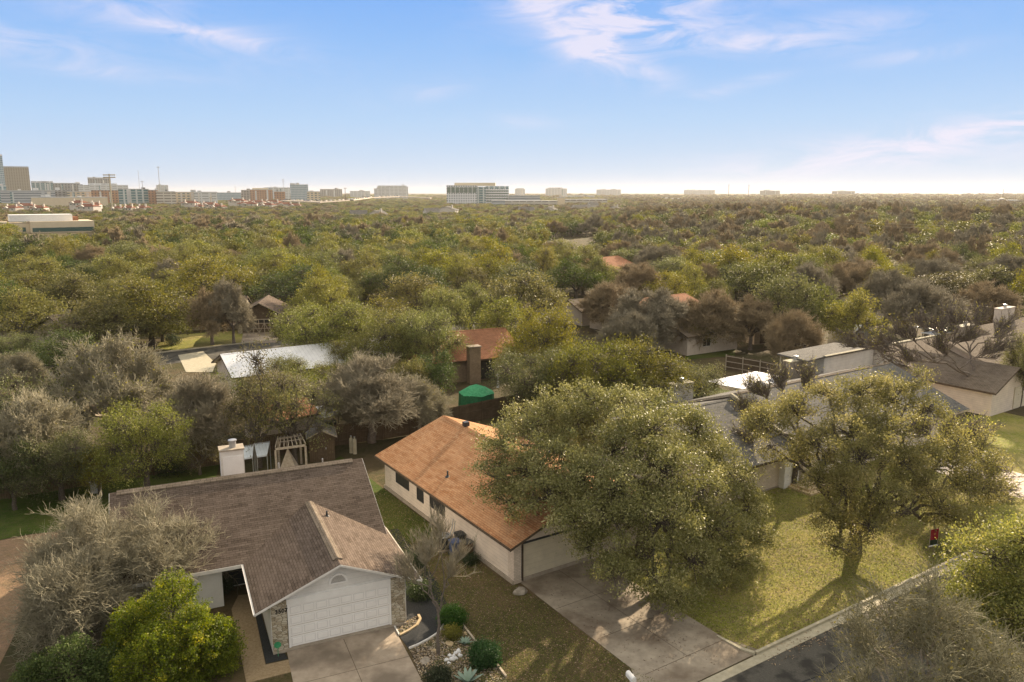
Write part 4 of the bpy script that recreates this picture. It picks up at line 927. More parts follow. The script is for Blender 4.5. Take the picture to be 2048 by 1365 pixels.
wc = empty('tarp_shelter', at(648, 872), 10, 'white tarp shelter with a rounded top and one open dark side', 'shelter')
b = MB(); n = 18; vs = [(0, 0, 2.75)]
for r, z in ((.55, 2.68), (1.1, 2.45), (1.6, 2.1)):
    for i in range(n): a = 2 * math.pi * i / n; k = r * (1 + .05 * math.sin(i * 2.3)); vs.append((k * math.cos(a), k * .85 * math.sin(a), z + .05 * math.sin(i * 1.7)))
b.add(vs, [(0, 1 + i, 1 + (i + 1) % n) for i in range(n)] + [(1 + r * n + i, 1 + (r + 1) * n + i, 1 + (r + 1) * n + (i + 1) % n, 1 + r * n + (i + 1) % n) for r in range(2) for i in range(n)]); M['tarpw'] = noisy('white_tarp', (.45, .45, .46), (.72, .72, .74), 3, .7, .5); b.build('tarp', 'tarpw', wc, True)
for i in range(5): a = 2 * math.pi * i / 5 + .4; b = MB(); b.tube([(1.4 * math.cos(a), 1.15 * math.sin(a), 0), (1.4 * math.cos(a), 1.15 * math.sin(a), 2.2)], .05); b.build('post', 'woodl', wc)
MB().box(-1.2, 1.1, .2, .9, 0, 1.2).build('stored_boxes', 'dkp', wc)

pg = empty('pergola', (0, 0, 0), 0, 'open timber pergola with pale cross beams behind the brown roof', 'pergola')
pc_ = [at(551, 901, 2.3), at(611, 893, 2.3), at(600, 873, 2.3), at(556, 880, 2.3)]
def beam(a, c, w, h, m='woodl', name='beam', par=None):
    a, c = Vector(a), Vector(c); d = (c - a).normalized(); q = Vector((-d.y, d.x, 0)) * w / 2; up = Vector((0, 0, h)); return MB().slab([tuple(v + up) for v in (a + q, a - q, c - q, c + q)], h).build(name, m, par)
beam(pc_[0], pc_[1], .12, .16, par=pg); beam(pc_[3], pc_[2], .12, .16, par=pg)
for i in range(8): t = i / 7; beam(pc_[0].lerp(pc_[1], t) + Vector((0, 0, .17)), pc_[3].lerp(pc_[2], t) + Vector((0, 0, .17)), .06, .12, name='rafter', par=pg)
for i in (1, 2): t = i / 3; beam(pc_[0].lerp(pc_[3], t) + Vector((0, 0, .3)), pc_[1].lerp(pc_[2], t) + Vector((0, 0, .3)), .05, .05, name='batten', par=pg)
for v in pc_: MB().box(v.x - .07, v.x + .07, v.y - .07, v.y + .07, 0, 2.3).build('post', 'woodl', pg)
tn = empty('play_tent', at(578, 945), 10, 'small brown pointed play tent under the pergola edge', 'tent')
b = MB(); b.add([(0, 0, 2.0), (-.8, -.8, 0), (.8, -.8, 0), (.8, .8, 0), (-.8, .8, 0)], [(0, 1, 2), (0, 2, 3), (0, 3, 4), (0, 4, 1), (1, 4, 3, 2)]); b.build('cover', 'woodl', tn); b = MB(); b.tube([(0, -.02, 1.95), (-.1, -.05, 2.5)], .03); b.tube([(0, 0, 1.95), (.12, 0, 2.45)], .03); b.build('pole', 'woodl', tn)
for i, (q, lab) in enumerate((((486, 894, 507, 891, 505, 916, 487, 919), 'left pale plastic sheet on a metal rack beside the white chimney'), ((509, 889, 539, 885, 534, 912, 514, 915), 'right pale plastic sheet on a metal rack between two tree trunks'))):
    P = [at(q[0], q[1], 2.3), at(q[2], q[3], 2.3), at(q[4], q[5], 1.9), at(q[6], q[7], 1.9)]; e = empty('panel_rack', (0, 0, 0), 0, lab, 'rack'); MB().slab([tuple(v) for v in P[::-1]], .03).build('sheet', 'poly', e)
    for v in P: b = MB(); b.tube([(v.x, v.y, 0), (v.x, v.y, v.z + .12)], .025); b.build('leg', 'metalG', e)
    for s, t in ((0, 1), (3, 2)): b = MB(); b.tube([P[s] + Vector((0, 0, .05)), P[t] + Vector((0, 0, .05))], .02); b.build('bar', 'metalG', e)
for i, (x, y) in enumerate(((703, 906), (710, 908))):
    e = empty('gas_cylinder', at(x, y), 0, ('left' if i == 0 else 'right') + ' one of two tall grey cylinders standing in the back yard', 'cylinder', 'two grey cylinders')
    MB().lathe([(.17, 0), (.17, 1.15), (.14, 1.28), (.06, 1.33), (.05, 1.42)], 14).build('body', 'curb', e); MB().lathe([(.07, 1.42), (.07, 1.5), (.03, 1.52)], 10).build('valve', 'metalG', e)
# utility box in the dark left yard and a fallen board
e = empty('utility_box', at(193, 985), 10, 'small pale-topped utility box in the shady left yard', 'box'); MB().box(-.3, .3, -.25, .25, 0, .85).build('body', 'metalG', e); MB().box(-.34, .34, -.29, .29, .85, .92).build('lid', 'rockw', e)
e = empty('garden_table', at(96, 950), 10, 'low garden table with pale top in the shady left yard', 'table'); MB().box(-.6, .6, -.35, .35, .5, .56).build('tabletop', 'woodl', e)
for sx in (-.5, .5):
    for sy in (-.28, .28): MB().box(sx - .04, sx + .04, sy - .04, sy + .04, 0, .5).build('leg', 'woodl', e)
# bird bath / lantern on the terrace of the rust-roofed house
e = empty('garden_statue', at(996, 775), 0, 'slim pale garden ornament on a post beside the sliding door', 'ornament'); b = MB(); b.lathe([(.2, 0), (.12, .1), (.09, 1.0), (.24, 1.15), (.26, 1.3), (.1, 1.5)], 10); b.build('pedestal', 'rockw', e)
# car parked by the white roof
def car(p, rot, m, label, group=None, detail=True):
    e = empty('parked_car', p, rot, label, 'car', group); b = MB()
    b.prism([(-2.25, .35), (2.25, .35), (2.28, .75), (1.3, .95), (-1.9, .98), (-2.28, .85)], -.88, .88); b.build('body', m, e)
    g = MB(); g.add([(x, y, z) for z, k, w in ((.95, 1, .82), (1.42, .66, .62)) for x, y in ((-1.75 * k, -w), (1.05 * k, -w), (1.05 * k, w), (-1.75 * k, w))], [(4, 5, 6, 7), (0, 1, 5, 4), (1, 2, 6, 5), (2, 3, 7, 6), (3, 0, 4, 7)]); g.build('windows', 'screen', e)
    if detail:
        MB().box(-1.1, .62, -.6, .6, 1.42, 1.45).build('roof', m, e)
        for sx in (-1.4, 1.4):
            for sy in (-.86, .86): w = MB(); w.tube([(sx, sy - .1, .33), (sx, sy + .1, .33)], .33, 14); w.build('wheel', 'dkp', e)
    return e
car(at(652, 688), 30, 'woodd', 'dark car parked beyond the white metal roof'); car(at(1390, 588), 34, 'metalG', 'grey car in the sunlit gap between bare trees')

def inside(P, x, y):
    c = False
    for i in range(len(P)):
        a, b = P[i], P[i - 1]
        if (a[1] > y) != (b[1] > y) and x < (b[0] - a[0]) * (y - a[1]) / (b[1] - a[1]) + a[0]: c = not c
    return c
def litter(poly, n, name, mats, size, seed, h=.02, upright=0.0, label='', avoid=(), patch=0.0):
    rng = np.random.default_rng(seed); P = np.array([tuple(p) for p in poly]); lo, hi = P.min(0), P.max(0); pts = []
    ph = rng.uniform(0, 6, 6)
    while len(pts) < n:
        for x, y in rng.uniform(lo, hi, (n, 2)):
            if patch and rng.random() < patch * (.5 + .5 * math.sin(x * 1.3 + ph[0] + 2 * math.sin(y * .9 + ph[1])) * math.sin(y * 1.1 + ph[2] + 1.5 * math.sin(x * .7 + ph[3]))): continue
            if inside(P, x, y) and not any(inside(q, x, y) for q in avoid): pts.append((x, y))
            if len(pts) >= n: break
    C = np.zeros((n, 3)); C[:, :2] = np.array(pts); C[:, 2] = h * rng.uniform(.3, 1, n)
    if upright: C = C + 0
    d = rng.normal(size=(n, 3)); d[:, 2] *= .25
    if upright: d[:, 2] = rng.uniform(.4, 1.2, n) * upright
    d = norm(d); s = perp(d, rng)
    if not upright: s[:, 2] *= .3; s = norm(s)
    L = size * rng.uniform(.6, 1.5, (n, 1)); W = L * (.55 if not upright else .22)
    if upright: C[:, 2] = L[:, 0] * .35
    V = np.stack([C - d * L * .5, C + s * W * .5, C + d * L * .5, C - s * W * .5], 1).reshape(-1, 3); V[:, 2] = np.maximum(V[:, 2], .012)
    me = npmesh(name, V, np.arange(4 * n).reshape(n, 4), mats, np.repeat(rng.random(n), 4)); o = bpy.data.objects.new(name, me); COL.objects.link(o); tag(o, label, name.replace('_', ' '), kind='stuff'); return o
M['lit'] = leafmat('litter_leaf', (.13, .085, .05), (.24, .17, .10), (.40, .31, .20), .8, .1, .2); M['gra'] = leafmat('grass_blade', (.11, .14, .02), (.24, .25, .045), (.42, .37, .13), .8, .3, .2)
PC = loc_(FB, (5.7, -11.7), (34, -11.4), (34, 4), (20, 5), (5.7, 3)); PB_ = [(-6.5, 26), (6, 26), (7, 31), *loc_(FB, (.2, -9.5), (.2, -.2), (-.3, 0), (-.2, 17), (-3.5, 17)), *loc_(FA, (7.0, 6), (8.6, 1), (8.4, -2.2))]
litter(PC, 42000, 'fallen_leaves', ['lit'], .085, 1, label='fallen brown oak leaves scattered over the sunny lawn', patch=.8); litter(PC, 90000, 'grass', ['gra'], .10, 2, upright=1.0, label='short sunlit grass of the lawn beside the street', patch=.4)
litter(PB_, 12000, 'fallen_leaves', ['lit'], .07, 3, label='fallen leaves on the dormant lawn between the two near houses', patch=.8); M['grb'] = leafmat('dormant_blade', (.07, .095, .022), (.13, .145, .04), (.24, .21, .09), .8, .2, .2)
litter(PB_, 70000, 'grass', ['grb'], .085, 4, upright=1.0, label='short mixed green and straw grass between the two near houses', patch=.4)

PG = loc_(FB, (5.9, -12.0), (34, -12.0), (34, -13.6), (5.9, -13.2)); litter(PG, 1500, 'fallen_leaves', ['lit'], .09, 7, h=.06, label='leaf litter blown along the gutter of the street', patch=.9)
PD = loc_(FB, (.6, -.3), (5.6, -.3), (5.6, -11.5), (.4, -11.5)); litter(PD, 900, 'fallen_leaves', ['lit'], .08, 8, h=.06, label='few dry leaves scattered on the stained driveway', patch=.9)
cr = MB(); rc_ = random.Random(9)
for (x0, y0, x1, y1) in ((5, -14.5, 40, -15.2), (12, -13, 14, -20), (8, -17.5, 26, -18.4), (20, -13, 19, -20)):
    n = 40; P = [FB.W(x0 + (x1 - x0) * i / n + rc_.uniform(-.12, .12), y0 + (y1 - y0) * i / n + rc_.uniform(-.12, .12), .018) for i in range(n + 1)]
    for a, c in zip(P[:-1], P[1:]): d = (c - a).normalized(); q = Vector((-d.y, d.x, 0)) * rc_.uniform(.02, .045); cr.add([a + q, a - q, c - q, c + q], [(3, 2, 1, 0)])
tag(cr.build('street_crack', 'mulch'), kind='structure')
# ------------------------------------------------------------------ trees close by, each shaped on its own
def at_tree(x, ytop, w, yb): return px_tree(x, ytop, w, yb)
def W3(px, py, Y): v = atY(px, py, Y); return np.array([v.x, v.y, v.z])
def ragged(L, seed):
    rg = random.Random(seed); return [(c + np.array([rg.uniform(-.3, .3), rg.uniform(-.3, .3), rg.uniform(-.25, .25)]), r * rg.uniform(.8, 1.14)) for c, r in L]
def lobes_px(base, spec):                   # lobes given by photo pixel, depth offset and radius
    L = []
    for px, py, dY, r in spec:
        v = W3(px, py, base[1] + dY); L.append((v - np.array([base[0], base[1], 0]), r))
    return L
# big live oak over the stained driveway
b0 = at(1288, 1112)
spec = [(1010, 885, 1.5, 1.80), (1075, 853, 3, 1.90), (1000, 953, -.5, 1.80), (1075, 940, -1, 2.18), (1010, 1012, -2, 1.52), (1150, 849, 2.5, 1.90), (1180, 822, 3, 1.80), (1245, 813, 2, 1.80), (1320, 835, 2, 1.90), (1290, 876, -1, 2.09),
        (1390, 867, 2, 1.90), (1430, 912, 2.5, 1.99), (1490, 967, 2, 1.90), (1495, 1030, .5, 1.61), (1400, 967, -2, 2.09), (1330, 940, -4, 2.09), (1220, 894, -1.5, 2.09), (1155, 958, -3.5, 2.09), (1240, 976, -5, 1.99), (1420, 1060, -3, 1.90),
        (1330, 1050, -6, 1.90), (1230, 1040, -6.5, 1.71), (1150, 1030, -5, 1.71), (1180, 1095, -6.5, 1.42), (1110, 994, -3.5, 1.71), (1390, 1130, -5.5, 1.71), (1310, 1150, -7.5, 1.52), (1460, 1120, -3, 1.52), (1230, 1140, -8, 1.23), (1500, 1090, -1, 1.23), (1350, 1190, -7.5, 1.14), (1120, 912, 1, 1.90), (1200, 876, 4.5, 1.90), (1350, 894, 5, 1.90)]
make_tree('oak_tree', oak_parts(11, nleaf=175000, leaf=.125, tr=.5, fork=2.6, sub=44, clump=.30, bias=.3, lobe=2.0, flat_=.82, lobe_list=ragged(lobes_px(b0, spec), 4)), 'oakN', 'bark', b0, 'huge spreading live oak that hides the garage end of the orange-roofed house')
# second oak, crooked limbs, thin crown
b1 = at(1708, 1105)
spec = [(1530, 849, 3, 1.3), (1590, 814, 4, 1.5), (1650, 796, 4, 1.6), (1720, 786, 5, 1.5), (1790, 796, 5, 1.6), (1850, 823, 5, 1.5), (1700, 858, 2, 1.8), (1770, 866, 2, 1.7), (1640, 893, 1, 1.5), (1730, 927, -1, 1.8), (1680, 971, -1, 1.7), (1770, 990, -1.5, 1.7), (1850, 910, 2, 1.6), (1910, 893, 3, 1.4), (1930, 962, 2, 1.4), (1880, 1010, 0, 1.5), (1640, 953, -.5, 1.3), (1930, 1040, 0, 1.3), (1590, 901, 2, 1.2), (1660, 1030, -2, 1.2), (1740, 1050, -3, 1.3), (1960, 910, 4, 1.4), (1980, 980, 2, 1.3), (1850, 962, 0, 1.6), (1540, 893, 3, 1.2), (1800, 927, 0, 1.6), (1830, 766, 6, 1.2), (1690, 1090, -3.5, 1.0)]
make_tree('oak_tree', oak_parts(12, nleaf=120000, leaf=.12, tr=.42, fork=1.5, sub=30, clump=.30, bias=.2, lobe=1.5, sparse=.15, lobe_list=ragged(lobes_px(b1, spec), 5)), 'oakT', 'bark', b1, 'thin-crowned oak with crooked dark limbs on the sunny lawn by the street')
# bare pale trees bottom left
for i, (x, yt, w, yb, n, lab) in enumerate(((330, 1020, 260, 1215, 9, 'pale leafless tree in front of the brown roof, right of the other one'), (190, 1005, 250, 1250, 11, 'broad pale leafless tree at the lower left beside the dirt yard'), (150, 1105, 130, 1320, 5, 'low bare tree leaning over the dirt yard at the left edge'))):
    X, Y, h, r = at_tree(x, yt, w, yb); make_tree('bare_tree', bare_parts(40 + i, r, h, 1.0, n + 12, r * .26, .13, gens=((5, 1.2), (4, .75), (3, .45)), rtw=.014, up=.15, fork=.8, spread=1.5), 'twigp', 'barkp', (X, Y, 0), lab)
# yellow-green cypress
X, Y, h, r = at_tree(340, 1172, 240, 1345)
make_tree('cypress_tree', conifer_parts(51, nleaf=95000, leaf=.10, nfr=900, tr=.12, blobs=[((.3, .3), 1.75, h + .15), ((-1.2, -.5), 1.5, h * .8), ((1.4, -.7), 1.4, h * .78), ((.2, -1.9), 1.6, h * .72), ((2.3, .1), 1.0, h * .55), ((-1.7, .8), 1.3, h * .66)]), 'brt', 'bark', (X, Y, 0), 'bright yellow-green evergreen bush tree beside the front walk')
X, Y, h, r = at_tree(150, 1290, 200, 1400); make_tree('evergreen_shrub', conifer_parts(52, nleaf=26000, leaf=.12, nfr=300, blobs=[((0, 0), 1.6, h), ((1.4, .4), 1.2, h * .8), ((-1.4, 0), 1.1, h * .7)]), 'jun', 'bark', (X, Y, 0), 'dark green shrub at the bottom left below the pale leafless trees', 'shrub')
# slim bare tree in the gravel bed
X, Y, h, r = at_tree(878, 1020, 170, 1308)
rl = np.random.default_rng(8); LL = [(np.array([math.cos(a) * k, math.sin(a) * k, z]), 1.0) for a, k, z in ((0.2, 1.0, 4.6), (1.3, .7, 5.6), (2.4, 1.1, 4.9), (3.4, 1.4, 4.3), (4.4, .8, 5.4), (5.4, 1.2, 4.6), (0, .1, 6.4), (2.9, 1.5, 3.6))]
make_tree('bare_tree', bare_parts(61, r, h, 2.2, 8, .9, .085, gens=((4, .9), (3, .5), (2, .3)), rtw=.011, up=.5, fork=2.1, lobe_list=LL), 'twigg', 'barkg', (X, Y, 0), 'slim young leafless tree standing in the gravel garden bed')
# bare tree and oak in the bottom right corner
X, Y, h, r = at_tree(1850, 1140, 470, 1560); make_tree('bare_tree', bare_parts(62, r * 1.1, h * .93, 1.6, 26, r * .24, .16, gens=((5, 1.15), (4, .75), (3, .42)), rtw=.012, up=.1, spread=1.5, fork=1.5, nleaf=3500, leaf=.1), 'twigo', 'barkp', (X, Y, 0), 'wide twiggy leafless tree filling the bottom right corner by the street', leafm='oakY')
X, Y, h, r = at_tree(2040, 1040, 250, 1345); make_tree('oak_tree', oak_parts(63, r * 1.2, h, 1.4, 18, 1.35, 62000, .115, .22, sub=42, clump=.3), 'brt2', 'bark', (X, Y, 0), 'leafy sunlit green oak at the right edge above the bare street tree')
# crooked bare oaks on the right
b2 = at(1946, 815)
spec = [(1700, 690, 0, 1.6), (1750, 700, 1, 1.5), (1800, 670, 2, 1.6), (1840, 650, 3, 1.6), (1900, 640, 4, 1.6), (1960, 640, 4, 1.6), (2010, 660, 3, 1.5), (1990, 700, 0, 1.5), (1880, 700, -1, 1.5), (1780, 730, -1, 1.3), (1930, 680, 0, 1.5)]
make_tree('bare_tree', bare_parts(71, 5, 9, 2.6, 9, 1.5, .22, gens=((5, 1.5), (4, .9), (3, .5)), rtw=.026, up=.3, fork=3.0, lobe_list=lobes_px(b2, spec), nleaf=1800, leaf=.14), 'barkg', 'barkg', b2, 'bare crooked oak in front of the tan roof with long limbs reaching left')
b3 = at(1835, 985)
spec = [(1900, 880, 1, 1.3), (1940, 900, 1, 1.2), (1975, 940, 0, 1.2), (1990, 980, -1, 1.1), (1930, 960, -1, 1.2), (1880, 920, -.5, 1.2), (1950, 870, 3, 1.3), (1850, 860, 3, 1.4)]
make_tree('oak_tree', bare_parts(72, 4, 7, 2.2, 9, 1.2, .24, gens=((6, 1.2), (4, .8), (4, .45)), rtw=.02, up=.15, fork=2.4, lobe_list=lobes_px(b3, spec), nleaf=9000, leaf=.12), 'barkg', 'bark', b3, 'leaning oak whose dark twisted limbs hang over the pale driveway')
b4 = at(1590, 975)
spec = [(1495, 830, 2, 1.2), (1520, 790, 3, 1.3), (1560, 770, 3, 1.3), (1610, 760, 4, 1.3), (1540, 860, 1, 1.1), (1500, 880, 1, 1.0), (1590, 830, 1, 1.2)]
make_tree('bare_tree', bare_parts(73, 4, 9, 2.6, 9, 1.2, .2, gens=((5, 1.2), (4, .75), (4, .4)), rtw=.018, up=.3, fork=4.0, lobe_list=lobes_px(b4, spec), nleaf=3500, leaf=.12), 'barkg', 'bark', b4, 'nearly bare dark-limbed tree against the grey shingle roof')
# shrubs of the garden bed
def shrub(p, r, h, seed, m, lab, n=5000, leaf=.07, cat='shrub'):
    rng = np.random.default_rng(seed); k = 60; c = norm(rng.normal(size=(k, 3)) + [0, 0, .4]) * np.array([r, r, h * .55]) * rng.uniform(.5, 1, (k, 1)) + [0, 0, h * .45]
    C = np.repeat(c, n // k, 0) + rng.normal(size=(k * (n // k), 3)) * r * .23; V, Q, lv = leaves(C, leaf, rng, np.clip(C[:, 2] / h * .7, 0, 1)); A = np.zeros((k, 3)); rr = np.full(k, .012); Vt, Qt = segs_mesh(A, c, rr, rr * .5)  # leaf tone lightens with height, top light painted into the colour
    e = empty('shrub', p, 0, lab, cat); o = bpy.data.objects.new('stem', npmesh('stem', Vt, Qt, ['bark'])); COL.objects.link(o); o.parent = e; o = bpy.data.objects.new('foliage', npmesh('foliage', V, Q, [m], lv)); COL.objects.link(o); o.parent = e
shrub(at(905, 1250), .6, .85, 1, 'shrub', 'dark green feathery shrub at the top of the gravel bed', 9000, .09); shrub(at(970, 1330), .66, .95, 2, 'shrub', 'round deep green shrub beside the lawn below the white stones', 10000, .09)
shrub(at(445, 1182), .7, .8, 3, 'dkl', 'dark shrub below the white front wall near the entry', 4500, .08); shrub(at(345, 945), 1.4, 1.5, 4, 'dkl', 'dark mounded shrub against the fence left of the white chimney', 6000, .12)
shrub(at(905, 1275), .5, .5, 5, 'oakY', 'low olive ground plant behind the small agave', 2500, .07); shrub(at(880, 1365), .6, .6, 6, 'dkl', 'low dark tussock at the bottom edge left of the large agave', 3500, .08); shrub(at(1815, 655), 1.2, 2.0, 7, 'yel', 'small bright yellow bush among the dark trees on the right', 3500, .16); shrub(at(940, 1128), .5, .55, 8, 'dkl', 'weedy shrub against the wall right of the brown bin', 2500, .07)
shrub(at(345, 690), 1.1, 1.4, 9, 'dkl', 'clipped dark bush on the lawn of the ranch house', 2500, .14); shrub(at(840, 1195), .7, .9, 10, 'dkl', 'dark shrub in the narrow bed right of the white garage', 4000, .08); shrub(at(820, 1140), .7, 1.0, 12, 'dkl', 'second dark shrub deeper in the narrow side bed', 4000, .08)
# creeper: twiggy vine on the stone pier omitted where it is bare wall

# ------------------------------------------------------------------ tree prototypes (each later copied as trunk + crown)
def P_oak(seed, m, n=5200, leaf=.30, **k): return Proto(oak_parts(seed, 4.6, 8.6, 2.0, k.pop('nl', 15), k.pop('lobe', 1.75), n, leaf, .3, sub=k.pop('sub', 24), clump=k.pop('clump', .42), **k), m, 'bark', 4.9, 8.7)
def P_bare(seed, m, bk, g, rtw, **k): return Proto(bare_parts(seed, 4.3, 8.8, 2.4, k.pop('nl', 26), 1.0, .32, gens=g, rtw=rtw, up=.15, spread=1.3, **k), m, bk, 4.9, 9.6, 'oakY')
NEARO = [P_oak(100 + i, m, 24000, .145, sub=52, clump=.34, nl=18, lobe=1.6, bias=.2) for i, m in enumerate(('oak', 'oakY', 'oak'))]
NEARS = [P_oak(110, 'oak', 12000, .15, sub=40, sparse=.35, nl=15, lobe=1.5), P_oak(111, 'oakY', 11000, .15, sub=40, sparse=.4, nl=16, lobe=1.4)]
NEARB = [P_bare(120, 'twigg', 'barkg', ((5, 1.45), (4, .9), (4, .5)), .026), P_bare(121, 'twigb', 'barkg', ((5, 1.45), (4, .9), (4, .5)), .024), P_bare(122, 'twigp', 'barkp', ((5, 1.45), (4, .9), (4, .5)), .024, nleaf=2500, leaf=.16)]
MIDO = [P_oak(130 + i, m, 11000, .225, sub=28, nl=15 + i) for i, m in enumerate(('oak', 'oakY', 'oak', 'oakY', 'oak'))]
MIDJ = [P_oak(140 + i, 'jun', 9500, .225, sub=24, nl=13) for i in range(2)]
MIDB = [P_bare(150 + i, m, 'barkg', ((5, 1.4), (4, .9), (4, .6)), .036) for i, m in enumerate(('twigb', 'twigg', 'twigb'))]
X_ = {'O': ('oak_tree', NEARO, MIDO), 'S': ('oak_tree', NEARS, MIDO), 'B': ('bare_tree', NEARB, MIDB), 'J': ('juniper_tree', MIDJ, MIDJ), 'Y': ('oak_tree', [NEARO[1]], [MIDO[1], MIDO[3]]), 'W': ('bare_tree', [NEARB[2]], [MIDB[1]])}
rt = random.Random(77); TREES = []          # (x, y, r)
TABLE = [
 ('O', 735, 690, 110, 792, 'oak screening the right end of the white metal roof'),
 ('O', 665, 712, 90, 800, 'small oak in front of the middle of the white metal roof'),
 ('S', 455, 715, 160, 868, 'thin olive tree below the left end of the white metal roof'),
 ('B', 560, 735, 170, 850, 'grey leafless tree below the middle of the white metal roof'),
 ('S', 625, 708, 160, 835, 'half-bare oak in front of the right half of the white metal roof'),
 ('O', 570, 700, 120, 800, 'rounded oak just below the pale ridge of the white metal roof'),
 ('B', 705, 765, 150, 868, 'small leafless tree right of the white tarp shelter'),
 ('O', 815, 700, 110, 820, 'small oak left of the dark ivy tree'),
 ('O', 125, 840, 190, 1000, 'dark oak inside the shady left yard in front of the board fence'),
 ('J', 30, 850, 150, 1020, 'deep green evergreen at the left edge of the shady yard'),
 ('O', 200, 870, 130, 990, 'low dark tree behind the utility box'),
 ('S', 400, 850, 110, 950, 'thin tree left of the white chimney in front of the fence'),
 ('B', 1165, 528, 110, 590, 'small leafless tree under the left end of the distant rusty-red roof'),
 ('S', 1215, 530, 100, 588, 'thin oak under the right end of the distant rusty-red roof'),
 ('B', 1265, 525, 110, 582, 'leafless tree right beside the distant rusty-red roof'),
 ('B', 1335, 600, 130, 700, 'dense leafless tree between rust-red roof and pale house wall'),
 ('S', 1375, 610, 110, 700, 'spreading thin oak before the pale house wall'),
 ('O', 30, 660, 120, 740, 'oak in front of the grey-roofed house at the left edge'),
 ('O', 590, 610, 90, 705, 'small oak close to the right corner of the braced garage'),
 ('B', 1250, 620, 130, 720, 'low leafless tree below the rust-red roof'),

 ('S', 70, 715, 250, 930, 'olive tree with yellowing leaves at the left edge above the shady yard'),
 ('W', 235, 662, 250, 900, 'leafless tree with pale branches left of the parking strip'),
 ('W', 75, 775, 230, 985, 'low leafless tree with long pale limbs bending to the left edge'),
 ('O', 296, 782, 205, 985, 'small round-headed oak on its own in the left back yard'),
 ('B', 400, 735, 200, 925, 'brown twiggy tree right behind the round-headed oak'),
 ('S', 520, 672, 190, 935, 'sparse tree with a dark straight trunk beside the left plastic sheet'),
 ('S', 590, 700, 190, 928, 'sparse leaning tree between the right plastic sheet and the pergola'),
 ('B', 745, 700, 250, 885, 'drooping leafless tree behind the back yard fence'),
 ('J', 118, 652, 170, 775, 'dense bright-green juniper below the yellow-green oak on the left'),
 ('B', 45, 700, 120, 800, 'twiggy brown tree at the left edge below the grey roof'),
 ('O', 650, 575, 215, 742, 'rounded oak right of the cross-braced garage doors'),
 ('O', 770, 600, 190, 760, 'oak overhanging the right end of the white metal roof'),
 ('O', 865, 598, 165, 770, 'oak in front of the rust-orange roof, left of its chimney'),
 ('J', 866, 680, 105, 812, 'ivy-dark tree left of the tall tan chimney'),
 ('O', 1010, 585, 150, 722, 'oak right behind the tall tan chimney'),
 ('Y', 1075, 590, 190, 790, 'pale sunlit oak above the dark one right of the green canopy'),
 ('O', 1060, 668, 185, 845, 'dark oak right of the green canopy'),
 ('O', 1180, 645, 210, 862, 'sunlit oak behind the big driveway oak'),
 ('Y', 1285, 655, 210, 850, 'bright oak in the middle of the sunlit back-yard group'),
 ('O', 1380, 700, 150, 835, 'bright oak nearest the metal patio cover'),
 ('Y', 305, 545, 210, 690, 'large yellow-green oak in front of the far juniper belt on the left'),
 ('O', 190, 590, 190, 700, 'oak left of the large yellow-green one'),
 ('Y', 60, 568, 160, 690, 'yellow-green oak at the left edge above the grey roof'),
 ('O', 250, 612, 160, 702, 'shaded oak below the large yellow-green one'),
 ('O', 325, 612, 120, 684, 'dark oak at the corner of the ranch-house lawn'),
 ('B', 425, 575, 100, 690, 'leafless tree standing at the left of the ranch-house lawn'),
 ('B', 468, 556, 90, 688, 'purplish leafless tree just left of the braced garage doors'),
 ('O', 1560, 532, 150, 695, 'bright-topped oak behind the slim grey trunk'),
 ('Y', 1700, 572, 130, 705, 'pale green oak above the grey metal shed'),
 ('B', 1580, 610, 130, 742, 'leafless tree with a slim grey trunk left of the tan-roofed house'),
 ('B', 1420, 575, 150, 700, 'brown leafless tree above the small strip of green lawn'),
 ('B', 1500, 590, 140, 700, 'dark leafless tree with crooked trunks beside the tan timber shed'),
 ('B', 1290, 575, 170, 705, 'brown leafless tree in front of the rust-red roof'),
 ('B', 1220, 560, 140, 660, 'leafless tree just right of the distant rusty-red roof'),
 ('S', 1630, 560, 130, 690, 'half-bare oak behind the dark-eaved wing roof'),
 ('B', 1850, 560, 170, 690, 'leafless tree behind the small yellow bush'),
 ('B', 1960, 560, 150, 665, 'leafless tree above the sunlit far fence'),
 ('O', 2040, 640, 90, 815, 'green oak at the right edge beside the porch'),
 ('O', 700, 668, 130, 772, 'oak standing before the white metal roof'),
 ('B', 840, 745, 130, 868, 'leafless tangle of branches left of the green canopy'),
 ('J', 1100, 740, 100, 850, 'dark evergreen at the fence end right of the green canopy'),
]
for i, (k, x, yt, w, yb, lab) in enumerate(TABLE):
    X, Y, h, r = px_tree(x, yt, w, yb); nm, near, mid = X_[k]; pool = near if Y < 95 else mid; pr = pool[i % len(pool)]
    place(pr, nm, X, Y, r, h, rt.uniform(0, 6.28), lab); TREES.append((X, Y, r))
# ------------------------------------------------------------------ far buildings
def fac(name, wall, glass, wx, wz, fx=.5, fz=.5): M[name] = window_grid(name, wall, glass, wx, wz, fx, fz)
fac('f_grey', (.40, .44, .49), (.10, .14, .18), 60, 4, .93, .38); fac('f_white', (.66, .69, .74), (.10, .15, .2), 4, 4, .5, .5); fac('f_tan', (.26, .235, .185), (.12, .11, .09), 5, 3.6, .45, .5)
fac('f_brick', (.36, .19, .11), (.10, .08, .07), 5, 4, .45, .5); fac('f_cream', (.58, .50, .38), (.10, .16, .18), 7, 4, .55, .45); fac('f_teal', (.5, .56, .58), (.05, .16, .20), 9, 4, .72, .8)
fac('f_glass', (.42, .52, .60), (.16, .26, .34), 3, 4, .8, .75); fac('f_dark', (.27, .28, .29), (.06, .07, .08), 6, 3.5, .6, .5); fac('f_pale', (.58, .61, .64), (.26, .28, .30), 12, 4, .8, .35); fac('f_band', (.66, .62, .56), (.05, .14, .16), 400, 9, .99, .01)
M['f_roof'] = noisy('flat_roof', (.45, .47, .49), (.58, .60, .62), .1, .9)
